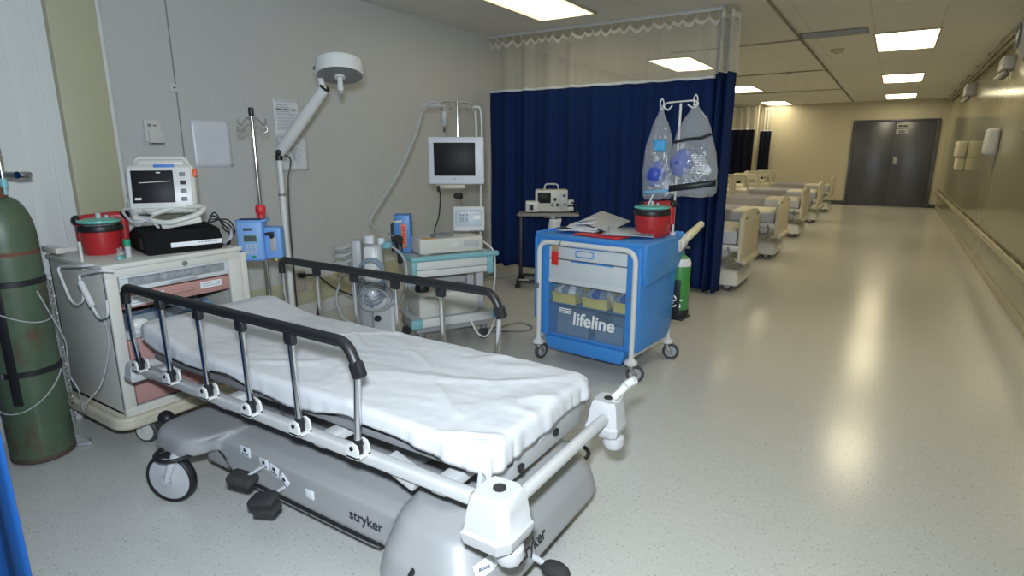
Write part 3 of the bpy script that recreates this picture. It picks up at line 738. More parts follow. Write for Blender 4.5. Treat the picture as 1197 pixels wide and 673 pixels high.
# ------------------------------------------------------------------ drawer cart
def drawer_cart():
    X0, X1, Y0, Y1 = -3.75, -3.12, 1.24, 1.945
    ox, oy = (X0 + X1) / 2, (Y0 + Y1) / 2
    hx, hy = (X1 - X0) / 2, (Y1 - Y0) / 2
    t = thing('supply_cart', 'beige hospital supply cart with dusty pink drawers behind the head of the stretcher', 'cart', (ox, oy, 0))
    c = B()
    c.bx(-hx, hx - .012, -hy, -hy + .02, .19, .95, .004); c.bx(-hx, hx - .012, hy - .02, hy, .19, .95, .004); c.bx(-hx, -hx + .02, -hy, hy, .19, .95, .003)
    c.bx(-hx, hx - .03, -hy, hy, .185, .21, .004)
    c.bx(hx - .03, hx, -hy, -hy + .055, .19, .95, .006); c.bx(hx - .03, hx, hy - .075, hy, .19, .95, .006)
    c.bx(hx - .029, hx + .0015, -hy - .001, hy + .001, .185, .228, .004); c.bx(hx - .029, hx + .0015, -hy - .001, hy + .001, .905, .951, .004)
    c.bx(hx - .045, hx - .02, hy + .012, hy + .05, .19, .93, .004); c.bx(hx - .045, hx - .02, hy - .01, hy + .05, .19, .23)
    c.build('carcass', 'offwhite', t)
    tp = B().bx(-hx - .005, hx + .012, -hy - .012, hy + .012, .945, .972, .008, 3).bx(-hx, -hx + .015, -hy, hy, .97, .995, .004)
    tp.build('worktop', 'offwhite', t)
    B().cyl((hx + .006, 0.03, .925), .014, .014, (0, PI / 2, 0), 18, .003).build('lock', 'steel', t)
    yl, yr = -hy + .06, hy - .08
    def drawer(z0, z1, m, label=None, open_=0.):
        d = B().bx(hx - .035 + open_, hx - .002 + open_, yl, yr, z0 + .004, z1 - .004, .006)
        d.bx(hx - .40 + open_, hx - .035 + open_, yl + .01, yr - .01, z0 + .01, z0 + .02)
        return d.build('drawer', m, t, label)
    d = B().bx(hx - .03, hx - .002, yl, yr, .825, .848, .004).bx(hx - .03, hx - .002, yl, yr, .893, .905, .003).bx(hx - .03, hx - .002, yl, yl + .04, .848, .893).bx(hx - .03, hx - .002, yr - .02, yr, .848, .893).bx(hx - .4, hx - .03, yl, yr, .828, .836)
    d = d.build('drawer', 'drawerwhite', t, 'pale drawer with a clear window strip')
    B().bx(hx - .008, hx - .005, yl + .04, yr - .02, .848, .893).build('drawer_window', 'window', d)
    it = B()
    for k in range(11): it.box((hx - .06 - .03 * (k % 2), yl + .07 + k * .043, .862), (.05, .035, .025 + .012 * (k % 3)), (R(20 * (k % 3)), R(15), R(k * 37)), .006)
    it.build('drawer_contents', 'grey', d)
    B().bx(hx - .40, hx - .11, yl + .01, yr - .01, .838, .90).build('drawer_interior', 'midgrey', d)
    B().bx(hx - .002, hx + .008, yl + .24, yl + .38, .832, .843, .003).build('drawer_pull', 'grey', d)
    p1 = drawer(.735, .822, 'pink', 'dusty pink drawer with white labels')
    B().bx(hx - .003, hx + .0005, yl + .03, yl + .20, .752, .800).build('drawer_label', 'paper', p1); B().bx(hx - .003, hx + .0005, yr - .17, yr - .05, .77, .805).build('drawer_label', 'paper', p1)
    l = B()
    for k in range(3): l.bx(hx + .0004, hx + .001, yl + .04, yl + .19, .762 + k * .013, .765 + k * .013)
    for k in range(2): l.bx(hx + .0004, hx + .001, yr - .16, yr - .06, .780 + k * .012, .783 + k * .012)
    l.build('label_print', 'inkgrey', p1)
    B().bx(hx - .002, hx + .012, yl + .22, yl + .36, .775, .79, .004).build('drawer_pull', 'pink', p1)
    # open bin section
    b = B().bx(hx - .05, hx + .004, yl, yr, .590, .625, .005).bx(hx - .4, hx, yl, yr, .585, .595).bx(hx - .4, hx - .38, yl, yr, .59, .73)
    bo = b.build('drawer', 'drawerwhite', t, 'pale open-fronted drawer')
    B().bx(hx - .38, hx - .36, yl, yr, .60, .735).build('drawer_interior', 'midgrey', bo)
    B().bx(hx - .006, hx - .002, yl + .01, yl + .30, .625, .70, .001).build('bin_front', 'window', bo)
    it = B()
    for k in range(7): it.box((hx - .10 - .02 * (k % 3), yl + .10 + .06 * k, .65), (.07, .07, .05), (R(10 * k), R(20), R(31 * k)), .012)
    it.build('packets', mat('blue_packets', (.12, .22, .36), .4, var=.3, vscale=30), bo, 'blue packets in the open drawer')
    B().ball((hx + .02, yl + .05, .655), (.03, .05, .035)).bx(hx, hx + .04, yl + .0, yl + .12, .61, .64, .01).build('crumpled_wrap', 'white', bo)
    drawer(.42, .583, 'pink'); d3 = drawer(.232, .414, 'pink')
    # bumper base and casters
    bp = fillet([(-hx - .01, -hy - .045, .168), (hx + .045, -hy - .045, .168), (hx + .045, hy + .045, .168), (-hx - .01, hy + .045, .168)], .09, 8)
    bb = B()
    n = len(bp)
    for k in range(3): bb.tube([(p[0], p[1], p[2] + (k - 1) * .014) for p in bp], .021, 10)
    bb.bx(-hx, hx + .02, -hy - .03, hy + .03, .158, .188, .006)
    bb.build('bumper_base', 'beige', t)
    for sx in (-1, 1):
        for sy in (-1, 1):
            x, y = sx * (hx - .04), sy * (hy - .10)
            a = R(25) if sx > 0 else R(80)
            w = B().lathe([(.058, -.017), (.065, -.009), (.065, .009), (.058, .017)], (x, y, .065), (PI / 2, 0, a + R(0)), 28).build('caster_wheel', 'tyre', t)
            B().lathe([(.048, -.020), (.048, .020)], (x, y, .065), (PI / 2, 0, a), 24).build('wheel_hub', 'offwhite', w)
            f = B().box((x + .012, y, .140), (.075, .05, .03), (0, 0, a), .012)
            for k in (-1, 1): f.tube([(x - math.sin(a) * k * .024, y + math.cos(a) * k * .026, .065), (x + .015 - math.sin(a) * k * .022, y + math.cos(a) * k * .022, .14)], .010, 8)
            f.build('caster_fork', 'litegrey', w)
    # hanging tube hooks on the side
    def W(p): return (p[0] - ox, p[1] - oy, p[2])
    h1 = B().tube(fillet([W((-3.16, 1.22, .975)), W((-3.20, 1.18, .972)), W((-3.44, 1.18, .945)), W((-3.44, 1.17, .93)), W((-3.36, 1.17, .79)), W((-3.30, 1.17, .765)), W((-3.23, 1.18, .80)), W((-3.22, 1.18, .86))], .03), .0065, 8)
    h1.build('side_hook', 'white', t)
    h2 = B().tube(fillet([W((-3.0, 1.235, .96)), W((-3.02, 1.19, .968)), W((-3.22, 1.175, .93)), W((-3.21, 1.17, .90)), W((-3.10, 1.17, .76)), W((-3.06, 1.17, .735)), W((-2.97, 1.17, .765)), W((-2.96, 1.17, .84))], .03), .0065, 8)
    h2o = h2.build('side_hook', 'white', t)
    B().tube([W((-3.205, 1.17, .895)), W((-3.12, 1.17, .79))], .014, 12).build('hook_grip', 'white', h2o)
    br = B().bx(-hx - .02, -hx + .16, -hy - .015, -hy + .03, .985, 1.015, .004).tube([(.10, -hy + .0, .93), (.10, -hy + .0, 1.07)], .0075, 10)
    br.build('side_bracket', 'offwhite', t)
    return t
drawer_cart()

# ------------------------------------------------------------------ red suction units
def suction(loc, rotz, label, r=.095, h=.12, sc=1.):
    t = thing('suction_unit', label, 'suction unit', loc, rotz, None)
    B().lathe([(r * .86, 0), (r * .9, .006), (r, h * .75), (r, h)], n=36).build('canister', 'red', t)
    B().lathe([(r, h - .004), (r + .010, h), (r + .012, h + .012), (r + .008, h + .026), (r - .01, h + .028)], n=36).build('rim', 'black', t)
    B().lathe([(r * .8, h + .02), (r * .8, h + .036), (r * .7, h + .04)], n=32).build('liner', 'plastic', t)
    B().lathe([(r * .98, h + .040), (r * 1.05, h + .044), (r * 1.03, h + .054), (r * .7, h + .062), (.02, h + .064)], n=36).build('lid', 'teal', t)
    B().cyl((0, 0, h + .075), .012, .03, None, 14).cyl((.035, .01, h + .068), .008, .02).build('lid_port', 'litegrey', t)
    hd = B().tube(fillet([(-.10, r + .02, h * .5), (-.10, r + .015, h + .05), (.10, r + .015, h + .065), (.10, r + .02, h * .5)], .03), .024, 12)
    hd.build('carry_handle', 'red', t)
    B().ball((-.11, r + .015, h + .045), (.027, .029, .029)).build('handle_end', 'black', t); B().ball((.11, r + .015, h + .065), (.027, .029, .029)).build('handle_end', 'black', t)
    B().bx(-.10, .10, r + .004, r + .04, 0, h * .9, .012).build('back_housing', 'red', t)
    return t
suction((-3.52, 1.415, .972), R(62), 'red suction unit with a teal lid on the beige drawer cart', .095, .125)

# small vials near it
t = thing('capped_vial', 'small vial with a bright green cap in front of the red suction unit', 'vial', (-3.27, 1.425, .972))
B().cyl((0, 0, .03), .014, .06, None, 16, .003).build('vial_body', 'litegrey', t); B().cyl((0, 0, .075), .017, .035, None, 16, .003).build('cap', 'greencap', t)
for i, (x, y, lab) in enumerate(((-3.25, 1.385, 'little clear ampoule standing just left of the green capped vial'), (-3.21, 1.355, 'little clear ampoule nearest the corner of the drawer cart'))):
    t = thing('glass_ampoule', lab, 'ampoule', (x, y, .972))
    B().lathe([(.011, 0), (.013, .003), (.013, .035), (.006, .045), (.007, .06)], n=14).build('ampoule_body', 'window', t); B().cyl((0, 0, .012), .0135, .014, None, 14).build('ampoule_band', 'greencap' if i == 0 else 'tealtrim', t)

# black bag with reflective strip
def black_bag():
    t = thing('padded_bag', 'black padded bag with a white reflective strip lying on the drawer cart', 'bag', (-3.34, 1.715, .972), R(-12))
    b = B()
    poly = [(-.15, .005), (.165, .0), (.175, .06), (.13, .118), (-.05, .135), (-.15, .10)]
    b.prism([(x, z) for x, z in poly], .39, Matrix.Translation((0, .19, 0)) @ Matrix.Rotation(PI / 2, 4, 'X'), .02, 3)
    b.build('bag_body', mat('black_nylon', (.010, .010, .011), .85, spec=.15, bump=.3, bscale=150), t)
    B().box((.172, .05, .045), (.004, .26, .026), (0, R(8), 0), .001).build('reflective_strip', 'reflective', t, 'white reflective strip')
    B().tube(fillet([(.10, -.17, .11), (.11, -.20, .09), (.15, -.21, .04)], .02), .008, 8).build('strap', 'black', t)
    tx = B()
    for k in range(9): tx.bx(.1745, .1755, .06 + k * .011, .066 + k * .011, .046, .052)
    tx.build('strip_print', 'inkgrey', t)
black_bag()

# patient monitor on top of it
def patient_monitor():
    t = thing('patient_monitor', 'cream portable patient monitor with a dark screen standing on the black bag', 'monitor', (-3.36, 1.68, 1.105), R(55))
    # local -y faces the viewer
    rx = (R(-10), 0, 0)
    def L(x, y, z):
        v = Euler(rx).to_matrix() @ Vector((x, y, z)); return (v.x, v.y, v.z + .07)
    b = B(); b.box(L(0, .05, .13), (.33, .14, .27), rx, .025, 3); b.box(L(0, .03, .27), (.24, .07, .05), rx, .02, 3)
    b.build('housing', 'offwhite', t)
    B().box(L(-.005, -.021, .135), (.305, .012, .225), rx, .008).build('bezel', 'white', t)
    B().box(L(-.04, -.029, .14), (.20, .004, .175), rx, .001).build('screen', 'screen', t)
    g = B()
    g.box(L(-.03, -.0315, .165), (.15, .001, .003), (R(-10), R(-3), 0)); g.box(L(-.115, -.0315, .075), (.03, .001, .012), rx); g.box(L(-.01, -.0315, .215), (.02, .001, .006), rx)
    g.build('screen_trace', 'lettering', t)
    for k in range(4):
        bt = B().box(L(.105, -.030, .205 - k * .045), (.03, .006, .022), rx, .003).build('side_button', 'midgrey' if k != 1 else 'ink', t)
    B().box(L(.02, -.027, .252), (.10, .006, .016), rx, .002).build('model_plate', 'inkblue', t, 'blue name strip')
    B().box(L(.165, -.005, .215), (.02, .03, .045), rx, .006).build('alarm_button', mat('orange_red_button', (.8, .12, .04), .4), t)
    hp = fillet([L(-.13, .05, .26), L(-.12, .05, .305), L(.12, .05, .305), L(.13, .05, .26)], .03)
    B().tube(hp, .013, 10).build('top_handle', 'offwhite', t)
    lp = fillet([(-.14, -.06, .055), (.02, -.10, .02), (.17, -.08, .06), (.21, -.02, .10), (.05, .0, .10), (-.06, -.03, .065)], .04)
    B().tube(lp, .015, 10).box((.08, -.05, .02), (.20, .08, .04), (0, R(-8), R(8)), .012).build('paddle_tray', 'offwhite', t)
    w = B()
    w.tube(spline([(-.15, .02, .10), (-.19, -.04, .09), (-.13, -.10, .03), (-.05, -.07, .06), (-.10, -.03, .09)], 6), .006, 8)
    w.tube(spline([(-.14, -.06, .06), (-.07, -.09, .05), (-.02, -.12, .0)], 6), .007, 8)
    w.tube([(-.17, .06, .13), (-.12, -.08, .02)], .018, 8)
    w.build('sensor_leads', 'litegrey', t)
patient_monitor()
cl = B()
for k in range(4):
    o0 = .012 * k
    cl.tube(spline([(-3.30 + o0, 1.82, 1.02), (-3.29, 1.88 + o0, 1.10 + .02 * k), (-3.22 - o0, 1.95, 1.12 - .02 * k), (-3.18, 1.965 - o0, 1.05), (-3.21 + o0, 1.92, .985), (-3.28, 1.89 + o0, .985)], 8), .0045, 7)
tag(base_at(cl.build('cable_bundle', 'black'), (-3.24, 1.9, .972)), 'tangle of black cables at the right end of the drawer cart top', 'cables')
tb = B()
for k in range(3): tb.tube(spline([(-3.20, 1.87 + .02 * k, .985), (-3.15, 1.92, 1.02 + .012 * k), (-3.19, 1.945, 1.05 + .01 * k), (-3.24, 1.93, .99)], 8), .006, 8)
tag(base_at(tb.build('clear_tube_coil', 'tube'), (-3.2, 1.92, .972)), 'clear coiled tubing beside the black cables on the drawer cart', 'tubing')
# ------------------------------------------------------------------ IV pole with infusion pump
def iv_pole():
    t = thing('iv_pole', 'chrome drip stand with four hooks standing between drawer cart and lamp', 'drip stand', (-3.32, 2.24, 0))
    B().tube([(0, 0, .09), (0, 0, 1.08)], .0155, 14).build('lower_tube', 'chrome', t)
    B().tube([(0, 0, 1.08), (0, 0, 1.745)], .0115, 14).build('upper_tube', 'chrome', t)
    b = B()
    for k in range(5):
        a = R(72 * k + 10); b.tube(fillet([(0, 0, .10), (.10 * math.cos(a), .10 * math.sin(a), .10), (.20 * math.cos(a), .20 * math.sin(a), .065)], .04), .012, 8)
    b.cyl((0, 0, .11), .03, .06); b.build('base', 'steel', t)
    for k in range(5):
        a = R(72 * k + 10); x, y = .20 * math.cos(a), .20 * math.sin(a)
        B().cyl((x, y, .027), .027, .022, (PI / 2, 0, a), 16, .004).cyl((x, y, .055), .010, .03).build('caster_wheel', 'black', t)
    B().cyl((0, 0, 1.74), .016, .05, None, 14, .004).build('pole_cap', 'black', t)
    for k, a in enumerate((37, 37 + 180, 60, 240)):
        a = R(a); z = 1.69 - (.045 if k > 1 else 0); c, s = math.cos(a), math.sin(a)
        B().tube(spline([(0, 0, z), (.025 * c, .025 * s, z + .012), (.045 * c, .045 * s, z - .004), (.062 * c, .062 * s, z - .026), (.082 * c, .082 * s, z - .016), (.080 * c, .080 * s, z + .008)], 5), .0055, 8).build('hook', 'steel', t)
    B().cyl((0, 0, 1.110), .024, .03, None, 20, .004).lathe([(.026, 1.125), (.031, 1.135), (.031, 1.165), (.024, 1.178), (.014, 1.182)], n=20).build('clamp_knob', 'brightred', t, 'bright red height lock on the pole')
iv_pole()
def pump():
    t = thing('infusion_pump', 'blue infusion pump with keypad clamped to the chrome drip stand', 'pump', (-3.225, 2.15, .855), R(38))
    # faces local -y
    B().box((-.035, -.02, .125), (.155, .10, .25), None, .012, 3).build('housing', 'pumpblue', t)
    B().box((-.03, -.0, .243), (.18, .11, .014), None, .005).build('top_cap', 'pumpblue', t)
    B().box((.088, .005, .105), (.10, .085, .195), None, .012, 3).build('channel_module', 'pumpblue', t)
    B().box((-.035, -.071, .125), (.13, .003, .215), None, .001).build('face_plate', mat('pale_blue_face', (.24, .43, .80), .4), t)
    B().box((-.04, -.0735, .195), (.055, .003, .016), None, .001).build('display', 'lcd', t)
    f = B().box((-.03, -.0735, .14), (.088, .003, .048), None, .001).build('display_frame', 'tealtrim', t)
    B().box((-.03, -.0755, .14), (.074, .003, .036), None, .001).build('display', 'lcd', f)
    k = B()
    for i in range(3):
        for j in range(4): k.box((-.055 + i * .024, -.0745, .100 - j * .017), (.016, .004, .011), None, .002)
    k.build('keypad', 'litegrey', t)
    B().box((-.02, -.0745, .028), (.030, .004, .014), None, .002).build('key', 'greencap', t, 'dark green key')
    B().box((.09, -.039, .10), (.038, .006, .085), None, .004).build('pump_door', 'grey', t)
    B().box((.075, -.045, .165), (.055, .018, .018), (0, R(-8), 0), .005).cyl((.088, -.045, .148), .013, .02, (PI / 2, 0, 0), 16).build('door_latch', 'black', t)
    B().cyl((.095, -.02, .004), .010, .018, None, 14).build('drip_nozzle', 'yellow', t)
    B().box((.03, .075, .13), (.05, .06, .05), None, .008).build('pole_clamp', 'midgrey', t)
pump()

# ------------------------------------------------------------------ examination lamp
def exam_lamp():
    t = thing('examination_lamp', 'white examination lamp on a tall pole with a round head leaning over the bed', 'lamp', (-3.60, 2.61, 0))
    b = B()
    for k in range(5):
        a = R(72 * k + 36); b.tube(fillet([(0, 0, .12), (.11 * math.cos(a), .11 * math.sin(a), .11), (.22 * math.cos(a), .22 * math.sin(a), .075)], .05), .02, 10)
    b.cyl((0, 0, .13), .045, .09, None, 20, .01); b.build('base', 'white', t)
    for k in range(5):
        a = R(72 * k + 36); x, y = .22 * math.cos(a), .22 * math.sin(a)
        B().cyl((x, y, .03), .03, .022, (PI / 2, 0, a), 16, .004).cyl((x, y, .06), .01, .03).build('caster_wheel', 'black', t)
    p = B().tube([(0, 0, .14), (0, 0, 1.21)], .023, 16).tube([(0, 0, 1.21), (0, 0, 1.47)], .020, 16)
    p.build('pole', 'white', t); B().cyl((0, 0, 1.21), .0265, .016, None, 18).build('pole_ring', 'midgrey', t)
    J = Vector((0, 0, 1.49)); H = Vector((.40, .10, 1.91))
    B().cyl((0, 0, 1.465), .024, .04, None, 16, .004).tube([(-.03, .02, 1.50), (.04, -.03, 1.50)], .017, 12).ball((-.035, .025, 1.50), .021).ball((.045, -.034, 1.50), .02).build('elbow_joint', 'black', t)
    d = (H - J)
    arm = B().tube([J + d * .03, J + d * .5, H], [.040, .042, .036], 14)
    arm.build('arm', 'white', t)
    # head
    hc = Vector((.50, .145, 2.015)); tilt = Vector((-.75 * math.sin(R(15)), .66 * math.sin(R(15)), math.cos(R(15)))).to_track_quat('Z', 'Y').to_euler()
    B().tube(spline([H - d * .02, H + Vector((-.015, -.01, .03)), H + Vector((-.02, -.01, .08)), H + Vector((.01, .0, .11))], 5), .022, 12).build('head_yoke', 'white', t)
    B().torus(tuple(H), .026, .011, Vector(d).to_track_quat('Z', 'Y').to_euler(), 20, 8).build('yoke_ring', 'black', t)
    h = B().lathe([(.118, -.030), (.150, -.034), (.153, -.02), (.150, .055), (.135, .068), (.05, .072), (.02, .072)], tuple(hc), tilt, 48).build('lamp_head', 'white', t)
    B().lathe([(.144, -.0355), (.05, -.0365), (.03, -.037)], tuple(hc), tilt, 40).build('reflector_glass', 'midgrey', h)
    B().lathe([(.035, -.048), (.035, -.036)], tuple(hc), tilt, 24).lathe([(.015, -.135), (.021, -.13), (.016, -.05), (.018, -.046)], tuple(hc), tilt, 20).build('sterile_handle', 'white', h)
    B().lathe([(.013, -.155), (.019, -.150), (.020, -.132), (.015, -.13)], tuple(hc), tilt, 16).build('handle_tip', 'grey', h)
    B().box(tuple(hc + Vector((-.10, -.118, .01))), (.02, .012, .02), (0, 0, R(-40)), .003).build('head_screw', 'black', h)
    B().tube(spline([(.03, -.01, 1.49), (.05, .05, 1.46), (.045, .05, 1.40), (.035, .03, 1.30), (.03, .02, 1.0), (.028, .02, .6), (.028, .02, .2)], 6), .0055, 8).build('cable', 'black', t)
exam_lamp()

# ------------------------------------------------------------------ things on the left wall
def sheet_of_paper(name, label, y0, y1, z0, z1, m, kind, x=None, tilt=0):
    x = WX if x is None else x
    t = thing(name, label, 'notice', (x + .003, (y0 + y1) / 2, z0))
    w, h = y1 - y0, z1 - z0
    B().grid(lambda u, v: (.002 + .004 * math.sin(PI * v) * (u - .5) ** 2 * 4 + tilt * v * .01, (u - .5) * w, v * h), 8, 10).build('paper_sheet', m, t, solid=.0012)
    k = B()
    if kind == 'sleeve':
        k.bx(.006, .0075, -w * .40, w * .40, h * .10, h * .90)
        k.build('page', mat('page_in_sleeve', (.76, .80, .89), .5), t)
        kk = B()
        for i in range(16): kk.bx(.0075, .0082, -w * .30, w * (.22 + .08 * ((i * 7) % 3)), h * (.18 + .042 * i), h * (.187 + .042 * i))
        kk.build('page_print', mat('faint_print', (.66, .70, .79), .6), t)
    else:
        rr = random.Random(len(label))
        if kind == 'form':
            k.bx(.0035, .0055, -w * .44, w * .44, h * .945, h * .955)
            for i in range(12): k.bx(.004, .0062, -w * .40, w * (.05 + .35 * rr.random()), h * (.20 + .058 * i), h * (.215 + .058 * i))
            for i in range(3): k.bx(.004, .0062, -w * .40 + w * .28 * i, -w * .40 + w * .28 * i + w * .2, h * .70, h * .76)
        else:
            for i in range(9): k.bx(.004, .0062, -w * .30, w * (.05 + .35 * rr.random()), h * (.62 + .035 * i), h * (.63 + .035 * i))
            for i in range(13):
                a = R(-60 + i * 25); k.box((.005, .06 * math.cos(a) * .6 + .0, h * .42 + .05 * math.sin(a)), (.002, .075, .004), (a, 0, 0))
        k.build('page_print', mat('soft_print', (.46, .48, .54), .7), t)
    return t
sheet_of_paper('notice_sheet', 'blank looking page in a clear plastic sleeve on the left wall', 2.49, 2.795, 1.385, 1.738, mat('plastic_sleeve', (.78, .82, .90), .3), 'sleeve')
sheet_of_paper('notice_sheet', 'printed form on the left wall behind the lamp arm, the upper of two', 3.205, 3.47, 1.63, 1.94, 'paper', 'form')
sheet_of_paper('notice_sheet', 'sheet with a dark line diagram on the left wall below the printed form', 3.225, 3.515, 1.345, 1.622, 'paper', 'diagram', x=WX + .008)
t = thing('wall_thermostat', 'small white wall box left of the plastic sleeve', 'wall box', (WX, 2.205, 1.56))
B().bx(.001, .03, -.055, .055, .01, .165, .006).build('housing', 'white', t)
B().bx(.03, .05, -.04, .06, 0, .095, .006).build('front_cover', 'white', t); B().bx(.03, .0515, -.035, .055, -.004, .004).build('lower_edge', 'ink', t)
B().bx(.0295, .031, -.035, -.01, .115, .135).bx(.0295, .031, .0, .025, .118, .130).build('front_print', 'inkgrey', t)
t = thing('fixing_plate', 'tiny white fixing plate on the wall joint above the wall box', 'plate', (WX + .004, 2.40, 1.955))
B().bx(0, .006, -.03, .02, -.025, .025, .002).build('plate', 'white', t); B().cyl((.007, 0, 0), .007, .005, (0, PI / 2, 0), 12).build('screw', 'ink', t)
t = thing('wall_outlet', 'small speckled socket box low on the left wall with a black plug', 'socket', (WX, 3.30, .36))
B().bx(.001, .05, -.07, .07, -.09, .09, .006).build('housing', mat('speckled_box', (.45, .40, .36), .7, var=.3, vscale=120), t)
B().box((.075, .0, .06), (.06, .05, .045), None, .01).build('plug', 'black', t)
cbl = spline([(-4.37, 3.30, .42), (-4.25, 3.36, .42), (-4.0, 3.33, .35), (-3.6, 3.25, .32), (-3.25, 3.12, .30), (-3.12, 3.06, .28)], 8)
tag(base_at(B().tube(cbl, .008, 8).tube(spline([(-4.36, 3.30, .42), (-4.27, 3.36, .41), (-4.25, 3.37, .30), (-4.28, 3.36, .0075)], 6), .008, 8).build('power_cable', 'black'), (-4.28, 3.36, 0)), 'black power cable running from the wall socket behind the far side rail', 'cable')

# ------------------------------------------------------------------ ventilator column with hoses
def ventilator():
    t = thing('ventilator', 'grey breathing machine on a column wound with hoses and leads, beside the teal trolley', 'breathing machine', (-3.16, 3.02, 0), R(38)); t.scale = (1.2, 1.2, 1)
    b = B()
    for a in (20, 160, 250, 300): b.tube([(0, 0, .10), (.24 * math.cos(R(a)), .24 * math.sin(R(a)), .065)], .02, 10)
    b.cyl((0, 0, .12), .05, .08, None, 18, .01); b.build('base', 'midgrey', t)
    for a in (20, 160, 250, 300): B().cyl((.24 * math.cos(R(a)), .24 * math.sin(R(a)), .03), .03, .024, (PI / 2, 0, R(a)), 16, .004).cyl((.24 * math.cos(R(a)), .24 * math.sin(R(a)), .06), .01, .02).build('caster_wheel', 'black', t)
    B().box((.055, -.02, .285), (.13, .14, .35), None, .012, 3).build('power_cabinet', 'litegrey', t)
    B().box((-.07, .03, .29), (.11, .12, .33), None, .02, 3).build('side_tank', 'grey', t)
    B().cyl((.02, -.095, .305), .022, .024, (PI / 2, 0, 0), 18, .004).build('dial', 'black', t)
    B().box((.115, -.092, .29), (.03, .006, .30), None, .003).build('gauge_strip', 'white', t)
    u = B().box((0, .0, .66), (.14, .13, .36), None, .03, 3, taper=(.8, .8)).box((-.10, .04, .74), (.06, .10, .26), None, .015).build('upper_unit', 'litegrey', t)
    B().box((-.01, -.069, .70), (.07, .012, .26), (R(-5), 0, 0), .006).build('front_panel', 'white', u)
    B().cyl((-.02, .0, .875), .03, .06, None, 18, .006).cyl((.05, .02, .86), .022, .05, None, 18, .005).build('outlet_port', 'paper', u)
    B().cyl((.085, .02, .83), .035, .05, None, 20, .008).build('filter', 'tealtrim', u)
    B().cyl((.155, -.02, .88), .030, .05, (PI / 2, 0, .4), 18, .006).cyl((.155, .03, .84), .022, .10).box((.16, .02, .76), (.03, .03, .14), None, .008).build('valve_knob', 'black', u)
    # clear humidifier jar
    B().lathe([(.05, 0), (.06, .01), (.06, .10), (.045, .13), (.03, .14)], (.0, -.105, .43), None, 24).build('humidifier_jar', 'window', t)
    B().ball((.0, -.105, .49), (.038, .038, .045)).build('jar_filling', 'paper', t)
    for k in range(6):
        pts = [(.075 * math.cos(a) * (1 + .12 * k * .3), -.10 - .012 * k, .66 - .015 * k + (.10 + .012 * k) * math.sin(a)) for a in [2 * PI * i / 36 for i in range(36)]]
        B().tube(pts, .0048, 7, closed=True).build('lead_loop', 'wirebluegrey', t)
    for k in range(3):
        pts = [(.02 + (.115 - .02 * k) * math.cos(a), -.13 - .015 * k, .47 + (.10 - .012 * k) * math.sin(a)) for a in [2 * PI * i / 32 for i in range(32)]]
        B().tube(pts, .006, 8, closed=True).build('tube_loop', 'tube', t)
    h = []
    for k in range(90):
        a = k / 90 * 2 * PI * 4; h.append((-.19 + .05 * math.cos(a), .03 + .03 * math.sin(a), .62 + .0024 * k + .012 * math.sin(a)))
    B().tube(h, .011, 9).build('coiled_hose', 'hose', t)
    B().tube(spline([(-.19, .03, .62), (-.24, -.0, .45), (-.20, -.04, .30), (-.10, -.06, .25)], 8), .008, 8).tube(spline([(.10, 0, .84), (.19, -.05, .74), (.20, -.08, .56), (.15, -.09, .42), (.08, -.10, .40)], 8), .009, 8).build('breathing_tube', 'tube', t)
ventilator()

